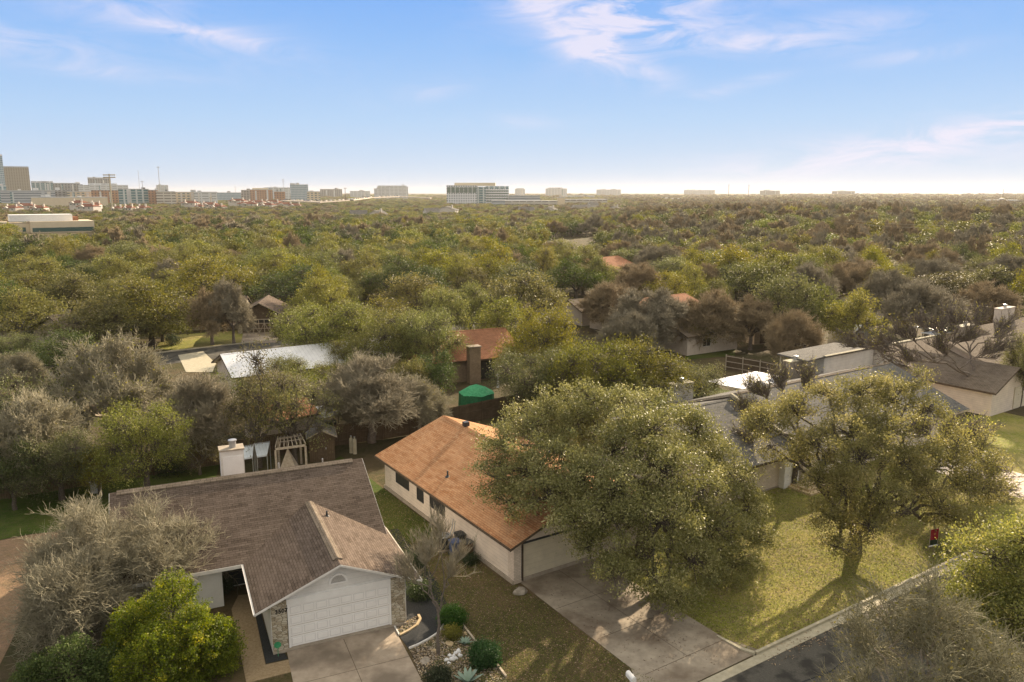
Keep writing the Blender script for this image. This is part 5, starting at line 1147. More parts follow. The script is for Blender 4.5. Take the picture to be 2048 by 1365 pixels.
def tower(x0, x1, yt, Y, m, label, depth=25, yt1=None, pent=None, roof='f_roof', nm='office_building', rot=0, parapet=True, cat='building', z0=-2):
    a = atY(x0, yt, Y); az_ = math.atan2(a.x, a.y); u = Vector((math.cos(az_), -math.sin(az_))); r = ray(x1, yt)   # front wall square to the line of sight
    w = (a.y * r[0] - a.x * r[1]) / (u.x * r[1] - u.y * r[0]); g = tz(a.x, Y); h = a.z - g
    e = empty(nm, (a.x, Y, g), math.degrees(math.atan2(u.y, u.x)) if abs(x0 - 1000) > 150 else rot, label, cat)
    MB().box(0, w, 0, depth, z0, h).build('wall', m, e); MB().box(-.3, w + .3, -.3, depth + .3, h, h + .8).build('roof', roof, e)
    if pent: MB().box(w * pent[0], w * pent[1], depth * .2, depth * .8, h + .8, h + .8 + pent[2]).build('penthouse', pent[3] if len(pent) > 3 else 'f_pale', e)
    return e, w, h
# cream office with dark green window band
a = at(60, 476); e = empty('office_building', (at(0, 470).x, 0, 0), 0, 'long low cream office building with a dark green ribbon window above the trees', 'building'); Yc = 430
c0 = atY(60, 444, Yc); c1 = atY(188, 441, Yc + 18); e.location = (c0.x, Yc, 0); ang = math.degrees(math.atan2(18, c1.x - c0.x)); e.rotation_euler = (0, 0, R(ang)); Lc = math.hypot(18, c1.x - c0.x); hc = c0.z
M['creamw'] = noisy('cream_stucco', (.62, .53, .38), (.70, .60, .45), .2, .8); M['greeng'] = mat('green_glass', (.03, .10, .10), .15, .6)
MB().box(0, Lc, 0, 26, 0, hc).build('wall', 'creamw', e); MB().box(.8, Lc - .5, -.12, 0, hc - 5.6, hc - 3.4).build('ribbon_window', 'greeng', e); MB().box(2, Lc - 8, -.1, 0, .8, 2.4).build('lower_window', 'greeng', e)
MB().box(-9.5, -.02, 5, 24, 0, hc - 1.0).build('side_wing', 'creamw', e); MB().box(-8, -6, 4.9, 5, hc - 5.5, hc - 3.2).build('window', 'greeng', e); MB().box(-3.6, -2, 4.9, 5, hc - 5.5, hc - 3.2).build('window', 'greeng', e)
MB().box(-9, Lc * .68, 6, 20, hc, hc + 3.6).build('upper_storey', 'white', e); MB().box(Lc * .68, Lc * .78, 8, 18, hc, hc + 2.2).build('roof_box', 'shR', e)
MB().box(-26, -9.6, 8, 26, 0, hc - 1.6).build('glass_wing', 'greeng', e); MB().box(-26, -9.6, 7.8, 26, hc - 1.6, hc - .4).build('parapet', 'creamw', e)
M['stuc0'] = noisy('pale_panel', (.55, .54, .52), (.66, .65, .63), .3, .8)
# white eight storey office block
Ym = 1330
e, w, h = tower(893, 953, 372, Ym, 'f_white', 'white eight-storey office block with dark square windows and a tan roof storey', 45, pent=None); D_ = 45
cols = 14
for i in range(7): MB().box(w * (i + .1) / 7, w * (i + .92) / 7, -.4, 0, h * .66, h * .93).build('upper_window', 'greeng', e)
gx = atY(971, 372, Ym + 4).x - e.location.x; MB().box(w, gx, 4, D_, 0, h - 1.5).build('glass_slot', 'f_teal', e)
rx = atY(1018, 375, Ym + 8).x - e.location.x; MB().box(gx, rx, 8, D_ + 4, 0, h * .86).build('east_wing', 'f_pale2' if 'f_pale2' in M else 'f_white', e); MB().box(gx, rx - .5, 10, D_ + 2, h * .86, h * .98).build('glass_storey', 'f_teal', e)
for k in range(6): MB().box(gx + 1, rx - 1, 7.7, 8, h * (.10 + .125 * k), h * (.15 + .125 * k)).build('ribbon_window', 'greeng', e)
MB().box(w * .25, rx * .78, 10, D_ - 5, h, h + 5).build('penthouse', 'f_tan2' if 'f_tan2' in M else 'creamw', e)
tower(1018, 1080, 392, 1320, 'f_grey', 'white low office wing with two window bands right of the eight-storey block', 40)
fac('f_garage', (.50, .48, .44), (.10, .09, .08), 11, 4.2, .88, .34)
tower(1010, 1120, 403, 1180, 'f_garage', 'long tan parking garage in front of the white office wing', 30, 404); tower(1115, 1130, 396, 1178, 'creamw', 'stair tower at the right end of the long tan garage', 10, nm='stair_tower')
tower(1128, 1215, 400, 1350, 'f_garage', 'second paler parking garage right of the stair tower', 35)
tower(983, 1010, 402, 1170, 'f_grey', 'small banded garage ramp below the eight-storey block', 18, nm='garage_ramp')
FAR = [(6, 57, 335, 1900, 'f_tan', 'tall tan apartment tower at the far left of the skyline', 40, (.0, 1, 2, 'f_dark')), (-30, 4, 312, 1500, 'f_glass', 'pale blue glass tower cut by the left edge', 30, None),
 (-20, 12, 372, 1300, 'f_teal', 'dark glass block at the foot of the blue tower', 30, None), (0, 110, 382, 1250, 'f_grey', 'long grey office with ribbon windows left of the townhouses', 40, None), (62, 106, 366, 1700, 'f_teal', 'glass-fronted block with thin flat overhanging roof', 30, (0, 1, 3, 'f_pale')),
 (104, 160, 367, 1750, 'f_dark', 'dark brown mid-rise with vertical bays', 30, None), (156, 178, 371, 1760, 'f_pale', 'pale stair block right of the brown mid-rise', 25, None), (175, 221, 357, 2100, 'f_dark', 'dark tower row topped with white frames behind the concrete pole', 30, (0, 1, 2, 'f_pale')),
 (168, 256, 371, 1900, 'f_pale', 'stepped white block below the dark tower row', 40, (.1, .75, 4)), (108, 136, 381, 1300, 'f_dark', 'grey loft building with dark arched windows', 25, None), (134, 186, 384, 1300, 'f_cream', 'cream building with many coloured windows', 30, None), (182, 237, 381, 1280, 'f_brick', 'orange-brown brick office behind the concrete pole', 30, None),
 (236, 298, 379, 1250, 'f_teal', 'white office with three green glass bays', 30, None), (296, 316, 381, 1260, 'f_brick', 'brown brick block right of the green glass bays', 25, None), (312, 350, 384, 1240, 'f_garage', 'tan parking structure with three dark levels', 30, None), (346, 392, 385, 1300, 'f_cream', 'orange and tan low building right of the parking structure', 25, None),
 (388, 434, 385, 1290, 'f_pale', 'white low office with a tall end wall', 30, None), (312, 336, 371, 2300, 'f_pale', 'pale building at the foot of the radio mast', 25, None), (62, 215, 396, 1050, 'creamw', 'long windowless pale retail building behind the townhouses', 40, None), (434, 482, 386, 1900, 'f_glass', 'low blue-grey building far behind the red roofs', 30, None),
 (482, 505, 381, 1750, 'f_dark', 'grey block left of the brown gabled hall', 25, None), (500, 545, 380, 1700, 'f_brick', 'brown gabled hall in front of the pale six-storey block', 30, (.1, .8, 3, 'creamw')), (528, 580, 376, 2000, 'f_pale', 'pale stepped block left of the six-storey block', 30, None), (580, 616, 370, 1800, 'f_glass', 'pale six-storey glass-faced block', 30, (0, .3, 3)),
 (548, 570, 384, 1500, 'f_brick', 'small tan building in front of the pale stepped block', 20, None), (640, 684, 379, 2600, 'f_dark', 'low brown building on the skyline left of the poles', 40, None), (755, 816, 374, 2300, 'f_pale', 'long pale stepped office on the skyline above the highway', 50, (.0, .95, 3)), (748, 760, 378, 2290, 'f_pale', 'small wing at the left of the long pale stepped office', 30, None),
 (1030, 1050, 379, 3600, 'f_pale', 'small domed-looking pale block on the hazy skyline', 40, (.1, .9, 4)), (1092, 1134, 378, 3300, 'f_pale', 'pale wide block on the hazy skyline', 50, (.1, .8, 4)), (1193, 1242, 380, 3600, 'f_pale', 'long flat hazy building right of the garages', 60, (.6, .8, 3)), (1368, 1430, 381, 4300, 'f_pale', 'faint long building on the hazy horizon', 60, None),
 (1520, 1560, 382, 3800, 'f_dark', 'faint stepped building below two thin masts', 60, (.2, .5, 4)), (1664, 1710, 383, 3900, 'f_dark', 'faint flat building on the right horizon', 60, (.3, .6, 3)), (1310, 1362, 398, 2100, 'f_pale', 'long white low roof in the haze', 50, None), (1120, 1190, 392, 2500, 'f_pale', 'hazy white strip of low building behind the second garage', 40, None),
 (1970, 2040, 401, 1500, 'f_pale', 'faint pale low building near the right edge horizon', 40, None), (700, 740, 383, 2500, 'f_pale', 'small pale building left of the long stepped office', 30, None), (614, 640, 384, 1500, 'f_cream', 'low cream block right of the six-storey block', 25, None)]
rq = random.Random(12)
for x0, x1, yt, Y, m, lab, dep, pent in FAR:
    e, w, h = tower(x0, x1, yt, Y, m, lab, dep, pent=pent)
    for k in range(max(1, int(w / 28))):
        q = rq.uniform(.05, .85) * w; ww = rq.uniform(3, 9); MB().box(q, min(w, q + ww), dep * .15, dep * rq.uniform(.3, .6), h + .8, h + rq.uniform(2, 4.5)).build('roof_plant', rq.choice(('f_dark', 'f_roof', 'stuc0', 'metalG')), e)
    if m in ('f_grey', 'f_brick', 'f_cream', 'f_dark', 'f_teal', 'f_pale') and w > 30:
        for q in (rq.uniform(.15, .35), rq.uniform(.6, .85)): MB().box(w * q, w * q + rq.uniform(2, 5), -.6, 0, 0, h * rq.uniform(.9, 1.0)).build('stair_bay', rq.choice(('f_roof', 'f_teal', 'stuc0')), e)
# masts and poles
def mast(x, yt, Y, r, label, m='metalG', nm='radio_mast', cat='mast', r1=None, bars=0, z=None):
    t = atY(x, yt, Y); g = tz(t.x, Y); e = empty(nm, (t.x, Y, g), 0, label, cat); b = MB(); b.tube([(0, 0, -1), (0, 0, (t.z - g) * .5), (0, 0, t.z - g)], [r, (r + (r1 or r)) / 2, r1 or r], 8); b.build('pole', m, e)
    for k in range(bars): zz = (t.z - g) * (.97 - .06 * k); b = MB(); b.tube([(-r * 7, 0, zz), (r * 7, 0, zz)], r * .6, 4); b.build('crossarm', m, e)
    return e
mast(218, 348, 900, 1.0, 'tapered concrete transmission pole rising in front of the brick office', 'curb', 'power_pole', 'pole', .6, 2)
mast(316, 333, 2300, .8, 'tallest radio mast on the skyline left of centre', bars=1); mast(276, 341, 2400, .5, 'fainter thin mast left of the tallest one'); mast(284, 362, 1500, .5, 'construction crane mast behind the green glass bays', nm='crane_mast', bars=1)
mast(566, 358, 2500, .6, 'lattice pylon behind the pale stepped block', 'metalG', 'pylon', 'pylon', bars=3); mast(470, 371, 2500, .5, 'faint mast above the low blue-grey building'); mast(690, 376, 1800, .6, 'dark pole left of the highway', 'woodd', 'power_pole', 'pole', bars=1); mast(806, 368, 1900, .5, 'pylon above the highway in front of the long pale office', nm='pylon', cat='pylon', bars=3)
mast(1458, 369, 3000, .9, 'left of two thin masts on the hazy horizon', 'dkp'); mast(1498, 370, 3000, .9, 'right of two thin masts on the hazy horizon', 'dkp'); mast(2007, 379, 2600, .7, 'thin mast at the far right of the horizon', 'dkp')
mast(322, 432, 520, .16, 'street lamp pole in the left woods', 'woodl', 'lamp_pole', 'pole', bars=1); mast(421, 395, 1000, .35, 'pale pole in front of the white low office', 'curb', 'lamp_pole', 'pole', bars=1); mast(913, 421, 620, .2, 'pale lamp pole below the white office block', 'woodl', 'lamp_pole', 'pole', bars=1); mast(1058, 412, 760, .3, 'dark utility pole below the long tan garage', 'woodd', 'power_pole', 'pole', bars=2)
mast(764, 436, 470, .16, 'thin utility pole in the woods below the highway', 'woodl', 'power_pole', 'pole', bars=1)
for k, (y0, y1) in enumerate(((441, 452), (447, 458))):
    P = [atY(1690 + i * 20, y0 + (y1 - y0) * i / 10 - 0 + 1.6 * math.sin(math.pi * i / 10), 260 + i * 1.5) for i in range(11)]; b = MB(); b.tube(P, .045, 4); o = b.build('power_line', 'curb'); tag(o, ('upper' if k == 0 else 'lower') + ' of two pale power lines crossing the trees left of the white gable', 'power line', 'two power lines')
# red-roofed townhouses
th = [(2, 34, 413, 860), (26, 62, 407, 900), (58, 86, 412, 860), (136, 166, 401, 850), (150, 190, 408, 800), (176, 196, 405, 870), (242, 262, 411, 830), (268, 292, 411, 850), (360, 392, 402, 1000), (388, 404, 409, 960), (398, 432, 405, 980), (418, 446, 410, 940), (455, 490, 398, 1080), (472, 512, 404, 1040), (490, 528, 401, 1100), (516, 548, 406, 1020), (524, 560, 401, 1150), (548, 585, 405, 1080), (575, 600, 408, 1040), (220, 240, 412, 840)]
M['redr'] = noisy('red_tile', (.13, .045, .028), (.20, .075, .045), 1, .9); M['stuc'] = noisy('white_stucco', (.50, .47, .43), (.60, .56, .52), .5, .8)
names = 'first second third fourth fifth sixth seventh eighth ninth tenth eleventh twelfth thirteenth fourteenth fifteenth sixteenth seventeenth eighteenth nineteenth twentieth'.split()
order = sorted(range(len(th)), key=lambda i: th[i][0])
for i, (x0, x1, yr, Y) in enumerate(th):
    a = atY(x0, yr, Y); c = atY(x1, yr, Y); w = c.x - a.x; g = tz(a.x, Y); zr = max(8.5, a.z - g); ze = zr - 2.6
    e = empty('townhouse', (a.x, Y, g), (-10, 12, 4, -18)[i % 4], 'white townhouse with red tile roof, %s from the left below the skyline' % names[order.index(i)], 'house', 'red-roofed townhouses')
    b = MB(); D2 = 13; b.slab([(0, 0, ze), (w, 0, ze), (w * .75, D2 / 2, zr), (w * .25, D2 / 2, zr)], .3); b.slab([(w, D2, ze), (0, D2, ze), (w * .25, D2 / 2 + .01, zr), (w * .75, D2 / 2 + .01, zr)], .3); b.add([(0, 0, ze), (w * .25, D2 / 2, zr), (0, D2, ze), (w, 0, ze), (w, D2, ze), (w * .75, D2 / 2, zr)], [(0, 1, 2), (3, 4, 5)])
    b.build('roof', 'redr', e); MB().box(.4, w - .4, .5, D2 - .5, -1, ze - .05).build('wall', 'stuc', e)
    MB().prism([(w * .2, ze - .4), (w * .52, ze - .4), (w * .36, ze + 1.4)], -1.4, .8).build('gable', 'stuc', e)
    for fx in (.15, .8): MB().box(w * fx, w * fx + 1.5, D2 * .3, D2 * .42, ze, zr + 1.6).build('chimney', 'stuc', e)
    for k in range(3): MB().box(w * (.14 + .28 * k), w * (.14 + .28 * k) + 1.3, .42, .5, ze - 2.4, ze - .9).build('window', 'greeng', e)
gr_ = [(700, 735, 422, 640), (735, 762, 424, 640), (852, 882, 417, 700), (872, 912, 413, 740), (1040, 1072, 417, 800), (1085, 1110, 414, 830), (1150, 1185, 410, 900), (1215, 1240, 413, 880), (1180, 1200, 405, 1000)]
for i, (x0, x1, yr, Y) in enumerate(gr_):
    a = atY(x0, yr, Y); c = atY(x1, yr, Y); w = max(12, c.x - a.x); g = tz(a.x, Y); zr = max(8, a.z - g)
    e = empty('house', (a.x, Y, g), (14, -20, 22, -12)[i % 4], 'grey-gabled distant house, %s from the left in the far tree line' % names[i], 'house', 'distant grey-roofed houses')
    gable_roof(e, 0, w, 0, 13, zr - 3.2, zr, 'y' if i % 2 else 'x', 'shC', fas='trim'); gable_walls(e, .5, w - .5, .5, 12.5, zr - 3.3, zr - .4, 'y' if i % 2 else 'x', 'stuc', z0=-1)
    if i % 2: MB().box(w * .7, w * .7 + 1.4, 5, 6.4, zr - 3, zr + 1.3).build('chimney', 'stuc', e)
# highway with traffic
hp = [(560, 401, 1250), (640, 404, 1150), (700, 400, 1250), (740, 395, 1500), (800, 393, 1700), (860, 396, 1500)]
H3 = [atY(*p) for p in hp]; b = MB()
for a, c in zip(H3[:-1], H3[1:]): b.slab([(a.x, a.y + 30, a.z), (a.x, a.y, a.z), (c.x, c.y, c.z), (c.x, c.y + 30, c.z)], 1.5)
tag(b.build('highway', 'concW'), kind='structure')
rc = random.Random(3); cm = ['stuc', 'metalG', 'dkp', 'stuc', 'blue', 'curb']; proto = None
b = MB(); b.prism([(-2.4, .3), (2.4, .3), (2.4, .9), (1.2, 1.5), (-1.6, 1.5), (-2.4, 1.0)], -.9, .9)
cars = []
for m in cm: o = b.build('car', m); cars.append(o.data); bpy.data.objects.remove(o)
for i in range(64):
    s = rc.randrange(0, 4); t = rc.random(); a, c = H3[s], H3[s + 1]; p = a.lerp(c, t); o = bpy.data.objects.new('distant_car', cars[i % 6]); COL.objects.link(o); o.location = (p.x, p.y + rc.choice((3, 7, 11, 18, 22, 26)), p.z + .02); o.rotation_euler = (0, 0, math.atan2(c.y - a.y, c.x - a.x)); o.scale = (1.15, 1.15, 1.3)
    tag(o, 'tiny distant car in the traffic on the pale highway', 'car', 'cars on the far highway')

# ------------------------------------------------------------------ woods: individual trees, then the far wood as one mass
bpy.context.view_layer.update()
BOX = []
for r_ in [o for o in COL.objects if o.parent is None and o.type == 'EMPTY' and o.get('category') in ('house', 'shed', 'building', 'patio cover', 'canopy', 'shelter', 'awning')]:
    xs, ys = [], []
    for c in r_.children:
        if c.type == 'MESH':
            for v in c.bound_box: xs.append(v[0]); ys.append(v[1])
    inv = r_.matrix_world.inverted(); p = r_.matrix_world.translation; BOX.append((inv, min(xs), max(xs), min(ys), max(ys), p.x, p.y))
def blocked(x, y, mrg):
    for inv, a, c, d, e_, px_, py_ in BOX:
        if abs(px_ - x) > 130 or abs(py_ - y) > 130: continue
        v = inv @ Vector((x, y, 0))
        if a - mrg < v.x < c + mrg and d - mrg < v.y < e_ + mrg: return True
    return False
def rect(Fr, x0, x1, y0, y1): return lambda x, y: (lambda v: x0 < v.x < x1 and y0 < v.y < y1)(Fr.L((x, y)))
KEEP = [rect(FS2, -70, 95, -11, 3), rect(FB, -30, 95, -24, 60), rect(FC, -10, 28, -14, 34), rect(FA, -14, 10, -20, 22)]
# things that must stay in view: (x0, y0, x1, y1, depth behind which trees are harmless)
VIEW = [(415, 612, 556, 690, 118), (325, 668, 560, 730, 112), (430, 690, 760, 748, 104), (1440, 690, 1760, 790, 95), (1870, 618, 2048, 690, 125), (1500, 660, 1745, 700, 112), (1335, 640, 1420, 668, 115), (1640, 700, 1990, 790, 85),
        (900, 668, 1000, 790, 92), (50, 430, 192, 460, 445), (0, 625, 55, 668, 118), (920, 766, 990, 806, 80), (1110, 452, 1180, 472, 380), (1780, 448, 1836, 470, 250), (1920, 586, 1990, 612, 140)]
LM = [(0, 'the tan tower'), (110, 'the cream office'), (218, 'the concrete pole'), (316, 'the radio mast'), (430, 'the red roofs'), (520, 'the gabled hall'), (600, 'the six-storey block'), (700, 'the highway'), (790, 'the stepped office'), (925, 'the eight-storey block'), (1045, 'the low office wing'),
      (1120, 'the stair tower'), (1220, 'the flat hazy building'), (1330, 'the hazy white roof'), (1400, 'the faint long building'), (1478, 'the two thin masts'), (1600, 'the faint stepped building'), (1690, 'the rightmost hazy building'), (1810, 'the white gable'), (1920, 'the far fence'), (2010, 'the last mast')]
BANDS = [(0, 'nearest tree row'), (118, 'second tree row'), (135, 'third tree row'), (152, 'fourth tree row'), (170, 'fifth tree row'), (190, 'sixth tree row'), (215, 'seventh tree row'), (245, 'eighth tree row')]
KN = {'O': ('olive-green oak', 'oak_tree'), 'Y': ('yellow-green oak', 'oak_tree'), 'J': ('dark green juniper', 'juniper_tree'), 'B': ('leafless brown tree', 'bare_tree'), 'S': ('thin-crowned oak', 'oak_tree')}
used = {}; rf = random.Random(2024); cand = []
sp = 8.2
for iy in range(int(60 / sp), int(330 / sp)):
    for ix in range(-int(270 / sp), int(270 / sp)):
        x = (ix + .5 * (iy % 2) + rf.uniform(-.36, .36)) * sp; y = (iy + rf.uniform(-.36, .36)) * sp
        if y < 62 or abs(x) > y * .70 + 6: continue
        cand.append((math.hypot(x, y), x, y))
cand.sort(); far_pts = []; count = len(TREES); LIMIT = 285
def kind_at(px, y):
    r = rf.random(); t = sm(850, 1500, px); b_ = .09 + .36 * t; j = .17 * (1 - t) + .03
    if px < 700 and y > 330: b_ += .12
    if r < b_: return 'B'
    if r < b_ + j: return 'J'
    return 'Y' if rf.random() < .45 - .2 * t else 'O'
for d, x, y in cand:
    h = rf.uniform(6.8, 10.2); r = rf.choice((rf.uniform(3.4, 4.8), rf.uniform(4.8, 7.4)))
    if y > 90 and rf.random() < .12: r *= 1.25; h *= 1.12
    if any(f(x, y) for f in KEEP) or blocked(x, y, r * .45): continue
    if any((x - a) ** 2 + (y - c) ** 2 < ((r + rr_) * .62) ** 2 for a, c, rr_ in TREES[-500:]): continue
    g = tz(x, y); X0, Y0 = proj((x, y, g + h)); X1, Y1 = proj((x, y, g)); w = r * F / y
    if any(X0 + w * .85 > v[0] and X0 - w * .85 < v[2] and Y0 < v[3] and Y1 > v[1] and y < v[4] for v in VIEW): continue
    if X0 < -120 or X0 > 2170: continue
    k = kind_at(X0, y)
    TREES.append((x, y, r))
    if count < LIMIT:
        count += 1; nm, near, mid = X_[k]; pool = near if y < 88 else mid
        lm = min(LM, key=lambda q: abs(q[0] - X0)); side = 'below' if abs(lm[0] - X0) < 22 else ('left of' if X0 < lm[0] else 'right of'); band = [b_ for b_ in BANDS if y >= b_[0]][-1][1]
        base_ = f"{KN[k][0]} in the {band}, {side} {lm[1]}"; n = used.get(base_, 0); used[base_] = n + 1
        lab = base_ if n == 0 else ('smaller ', 'another ', 'hindmost ', 'squat ', 'last ')[min(n - 1, 4)] + base_
        place(pool[rf.randrange(len(pool))], KN[k][1], x, y, r, h, rf.uniform(0, 6.28), lab, 'trees of the wood behind the houses')
    else: far_pts.append((x, y, g, r, h, k))
y = 330.0
while y < 4200:
    s = 9.4 if y < 700 else 9.4 + (y - 700) * .012; x = -y * .70
    while x < y * .70:
        X = x + rf.uniform(-.4, .4) * s; Y = y + rf.uniform(-.4, .4) * s; x += s
        pxx = CX + F * X / Y
        if blocked(X, Y, 3): continue
        r = rf.choice((rf.uniform(4.0, 5.6), rf.uniform(5.6, 8.2))) * (s / 9.4) ** .8; h = rf.uniform(6.5, 10.5) * (1 + .1 * (s / 9.4 - 1))
        g = tz(X, Y); Y0 = proj((X, Y, g + h))[1]; Y1 = proj((X, Y, g))[1]; w = r * F / Y
        if any(pxx + w > v[0] and pxx - w < v[2] and Y0 < v[3] and Y1 > v[1] and Y < v[4] for v in VIEW): continue
        if pxx < 1250 and Y > 450: h *= .68 + .32 * sm(1700, 2600, Y)
        if pxx < 620 and 620 < Y < 1000 and rf.random() < .5: continue
        if 555 < pxx < 865 and 1050 < Y < 1700 and rf.random() < .8: h *= .55
        far_pts.append((X, Y, g, r, h, kind_at(pxx, Y)))
    y += s
# far wood: tree copies scattered by geometry nodes
def joined(pr_parts, cm, bark):
    (Vt, Qt), c = pr_parts[0], pr_parts[1]; Vc, Qc = c[0], c[1]; me = npmesh('far_tree', np.concatenate([Vt, Vc]), np.concatenate([Qt, Qc + len(Vt)]), [bark, cm], np.concatenate([np.full(len(Vt), .3), c[2] if c[2] is not None else np.full(len(Vc), .5)]))
    mi = np.concatenate([np.zeros(len(Qt), int), np.ones(len(Qc), int)]).astype(np.int32); me.polygons.foreach_set('material_index', mi); return me
fm = []
for s, m in ((200, 'oak'), (201, 'oak'), (202, 'oakY'), (203, 'oakY'), (204, 'jun')):
    fm.append(joined(oak_parts(s, 4.6, 8.6, 1.2, 12, 1.8, 2600, .47, .3, sub=14, clump=.4, twig=0), m, 'bark'))
for s, m in ((205, 'twigb'), (206, 'twigg')): fm.append(joined(bare_parts(s, 4.3, 8.6, 2.0, 10, 1.5, .22, gens=((8, 1.5), (6, 1.1)), rtw=.075, up=.35), m, 'barkg'))
pc_col = bpy.data.collections.new('far_tree_kinds')
for i, me in enumerate(fm): o = bpy.data.objects.new('far_tree_%02d' % i, me); pc_col.objects.link(o)
KI = {'O': (0, 1), 'Y': (2, 3), 'J': (4,), 'B': (5, 6), 'S': (0,)}
n = len(far_pts); me = bpy.data.meshes.new('far_wood'); me.vertices.add(n)
me.vertices.foreach_set('co', np.array([(p[0], p[1], p[2] - .2) for p in far_pts], dtype=np.float32).ravel())
for nm, ty, vals in (('idx', 'INT', [rf.choice(KI[p[5]]) for p in far_pts]), ('rot', 'FLOAT', [rf.uniform(0, 6.28) for p in far_pts])):
    a = me.attributes.new(nm, ty, 'POINT'); a.data.foreach_set('value', vals)
a = me.attributes.new('scl', 'FLOAT_VECTOR', 'POINT'); a.data.foreach_set('vector', np.array([(p[3] / 4.9, p[3] / 4.9, p[4] / 8.7) for p in far_pts], dtype=np.float32).ravel())
fw = bpy.data.objects.new('far_wood', me); COL.objects.link(fw); tag(fw, 'mass of distant tree crowns stretching to the horizon', 'woods', kind='stuff')
ng = bpy.data.node_groups.new('scatter', 'GeometryNodeTree'); ng.interface.new_socket('Geometry', in_out='INPUT', socket_type='NodeSocketGeometry'); ng.interface.new_socket('Geometry', in_out='OUTPUT', socket_type='NodeSocketGeometry')
N = ng.nodes; gi = N.new('NodeGroupInput'); go = N.new('NodeGroupOutput'); ip = N.new('GeometryNodeInstanceOnPoints'); ci = N.new('GeometryNodeCollectionInfo'); ci.inputs['Collection'].default_value = pc_col; ci.inputs['Separate Children'].default_value = True; ci.inputs['Reset Children'].default_value = True
def na_(name, ty): q = N.new('GeometryNodeInputNamedAttribute'); q.data_type = ty; q.inputs['Name'].default_value = name; return q.outputs['Attribute']
ng.links.new(gi.outputs[0], ip.inputs['Points']); ng.links.new(ci.outputs[0], ip.inputs['Instance']); ip.inputs['Pick Instance'].default_value = True
ng.links.new(na_('idx', 'INT'), ip.inputs['Instance Index']); cb = N.new('ShaderNodeCombineXYZ'); ng.links.new(na_('rot', 'FLOAT'), cb.inputs[2]); ng.links.new(cb.outputs[0], ip.inputs['Rotation']); ng.links.new(na_('scl', 'FLOAT_VECTOR'), ip.inputs['Scale']); ng.links.new(ip.outputs[0], go.inputs[0])
md = fw.modifiers.new('scatter', 'NODES'); md.node_group = ng
print('TREES individual', count, 'far', n)

# ------------------------------------------------------------------ light, sky, haze
SUN_AZ, SUN_EL = 28.5, 21.0
sd = Vector((math.sin(R(SUN_AZ)) * math.cos(R(SUN_EL)), math.cos(R(SUN_AZ)) * math.cos(R(SUN_EL)), math.sin(R(SUN_EL))))
sl = bpy.data.lights.new('sun', 'SUN'); sl.energy = 5.0; sl.angle = R(.6); sl.color = (1.0, .80, .56); so = bpy.data.objects.new('sun', sl); COL.objects.link(so); so.rotation_euler = sd.to_track_quat('Z', 'Y').to_euler(); so.location = (0, 0, 60)
w = bpy.data.worlds.new('World'); SC.world = w; w.use_nodes = True; nt = w.node_tree; nt.nodes.clear(); nn = nt.nodes.new; lk = nt.links.new
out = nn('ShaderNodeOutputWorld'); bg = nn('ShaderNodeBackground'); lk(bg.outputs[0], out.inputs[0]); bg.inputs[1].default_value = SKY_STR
sky = nn('ShaderNodeTexSky'); sky.sky_type = 'NISHITA'; sky.sun_disc = False; sky.sun_elevation = R(SUN_EL); sky.sun_rotation = R(SUN_AZ); sky.air_density = 1.0; sky.dust_density = .35; sky.ozone_density = 3.0; sky.altitude = 200
def wm(op, a, b=0.0, c=None):
    q = nn('ShaderNodeMath'); q.operation = op
    for v, i in ((a, 0), (b, 1), (c, 2)):
        if v is None: continue
        if isinstance(v, (int, float)): q.inputs[i].default_value = v
        else: lk(v, q.inputs[i])
    return q.outputs[0]
tc = nn('ShaderNodeTexCoord'); sp_ = nn('ShaderNodeSeparateXYZ'); lk(tc.outputs['Generated'], sp_.inputs[0])
az = wm('MULTIPLY', wm('ARCTAN2', sp_.outputs[0], sp_.outputs[1]), 57.2958); el = wm('MULTIPLY', wm('ARCSINE', sp_.outputs[2]), 57.2958)
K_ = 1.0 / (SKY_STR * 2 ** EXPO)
def vm(op, a, b):
    q = nn('ShaderNodeVectorMath'); q.operation = op
    for v, i in ((a, 0), (b, 1)):
        if isinstance(v, tuple): q.inputs[i].default_value = v
        else: lk(v, q.inputs[i])
    return q.outputs[0]
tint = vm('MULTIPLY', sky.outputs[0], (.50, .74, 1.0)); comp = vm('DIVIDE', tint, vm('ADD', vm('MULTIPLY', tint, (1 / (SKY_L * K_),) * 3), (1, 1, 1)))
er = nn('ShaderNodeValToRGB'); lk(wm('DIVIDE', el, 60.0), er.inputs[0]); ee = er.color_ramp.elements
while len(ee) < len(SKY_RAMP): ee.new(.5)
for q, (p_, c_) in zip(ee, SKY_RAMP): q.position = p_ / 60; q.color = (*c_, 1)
back = wm('MULTIPLY', wm('SUBTRACT', 1.0, wm('MINIMUM', wm('MAXIMUM', wm('ADD', wm('MULTIPLY', sp_.outputs[1], 2.0), .4), 0.0), 1.0)), .85)   # warm white fill light added to the unseen sky behind the camera
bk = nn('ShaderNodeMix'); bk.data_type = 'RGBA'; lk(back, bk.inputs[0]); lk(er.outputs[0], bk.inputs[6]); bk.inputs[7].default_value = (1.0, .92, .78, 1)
ramp_c = vm('MULTIPLY', bk.outputs[2], (K_, K_, K_)); mxs = nn('ShaderNodeMix'); mxs.data_type = 'RGBA'; mxs.inputs[0].default_value = SKY_MIX; lk(comp, mxs.inputs[6]); lk(ramp_c, mxs.inputs[7])
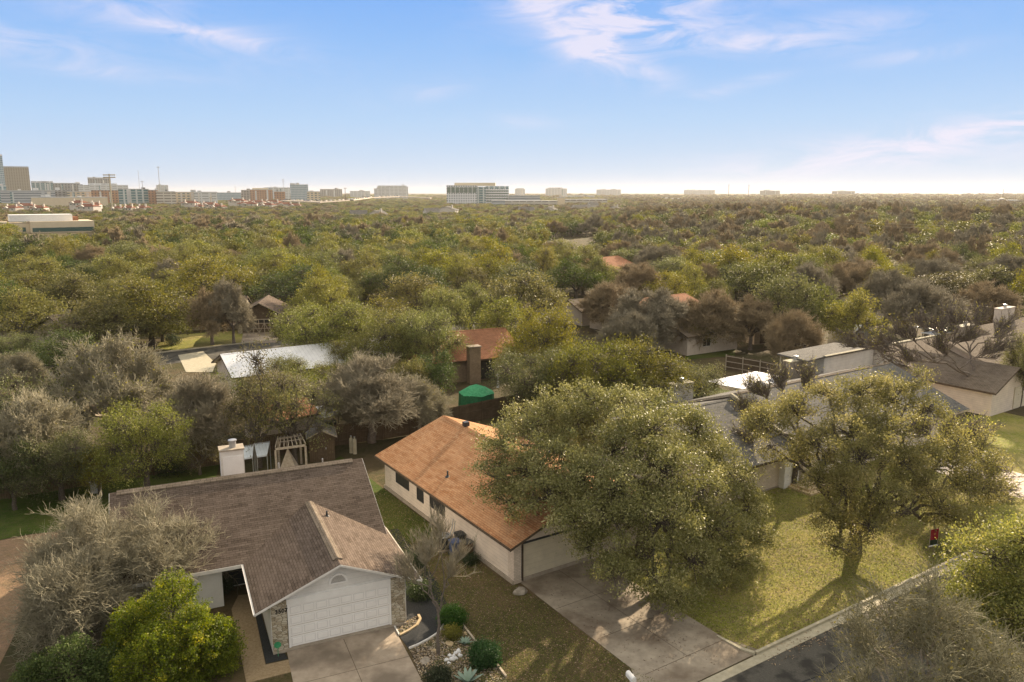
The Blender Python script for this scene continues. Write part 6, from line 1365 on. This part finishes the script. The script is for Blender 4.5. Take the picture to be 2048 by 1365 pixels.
def wisp(az0, el0, sa, se, tilt, amt):      # one cirrus patch: soft ellipse in azimuth / elevation
    t = R(tilt); dx = wm('SUBTRACT', az, az0); dy = wm('SUBTRACT', el, el0)
    u = wm('DIVIDE', wm('ADD', wm('MULTIPLY', dx, math.cos(t)), wm('MULTIPLY', dy, math.sin(t))), sa); v = wm('DIVIDE', wm('SUBTRACT', wm('MULTIPLY', dy, math.cos(t)), wm('MULTIPLY', dx, math.sin(t))), se)
    return wm('MULTIPLY', wm('EXPONENT', wm('MULTIPLY', wm('ADD', wm('MULTIPLY', u, u), wm('MULTIPLY', v, v)), -1.0)), amt)
mask = None
for a_ in CLOUDS:
    k = wisp(*a_); mask = k if mask is None else wm('ADD', mask, k)
cv = nn('ShaderNodeCombineXYZ'); lk(wm('MULTIPLY', az, .15), cv.inputs[0]); lk(wm('MULTIPLY', el, .55), cv.inputs[1])
n1 = nn('ShaderNodeTexNoise'); lk(cv.outputs[0], n1.inputs['Vector']); n1.inputs['Scale'].default_value = 1.1; n1.inputs['Detail'].default_value = 10; n1.inputs['Roughness'].default_value = .62; n1.inputs['Distortion'].default_value = .9
rp = nn('ShaderNodeValToRGB'); lk(n1.outputs['Fac'], rp.inputs[0]); rp.color_ramp.elements[0].position = .36; rp.color_ramp.elements[1].position = .74
cf = wm('MINIMUM', wm('MULTIPLY', mask, rp.outputs[0]), .85)
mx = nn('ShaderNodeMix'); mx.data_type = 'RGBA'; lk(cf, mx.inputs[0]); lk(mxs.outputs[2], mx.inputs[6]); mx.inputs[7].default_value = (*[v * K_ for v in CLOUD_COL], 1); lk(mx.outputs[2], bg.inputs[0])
hz = MB().box(-5200, 5200, -400, 9000, -2.0, 75).build('haze', 'white'); hz.data.materials.clear(); hm = bpy.data.materials.new('haze_air'); hm.use_nodes = True; hm.node_tree.nodes.clear()
ho = hm.node_tree.nodes.new('ShaderNodeOutputMaterial'); hv = hm.node_tree.nodes.new('ShaderNodeVolumePrincipled'); hm.node_tree.links.new(hv.outputs[0], ho.inputs['Volume']); hv.inputs['Color'].default_value = (.72, .70, .67, 1); hv.inputs['Density'].default_value = HAZE; hv.inputs['Anisotropy'].default_value = .3
hz.data.materials.append(hm); hz['kind'] = 'stuff'; hz['label'] = 'pale warm haze thickening towards the horizon'; hz['category'] = 'haze'
# ------------------------------------------------------------------ render settings
SC.view_settings.view_transform = 'Standard'; SC.view_settings.look = 'None'; SC.view_settings.exposure = EXPO; SC.view_settings.gamma = 1.0
c = SC.cycles; c.max_bounces = 6; c.diffuse_bounces = 3; c.glossy_bounces = 2; c.transmission_bounces = 3; c.volume_bounces = 1; c.transparent_max_bounces = 4; c.use_denoising = True; c.sample_clamp_direct = 5; c.sample_clamp_indirect = 6; c.use_adaptive_sampling = True; c.adaptive_threshold = .01
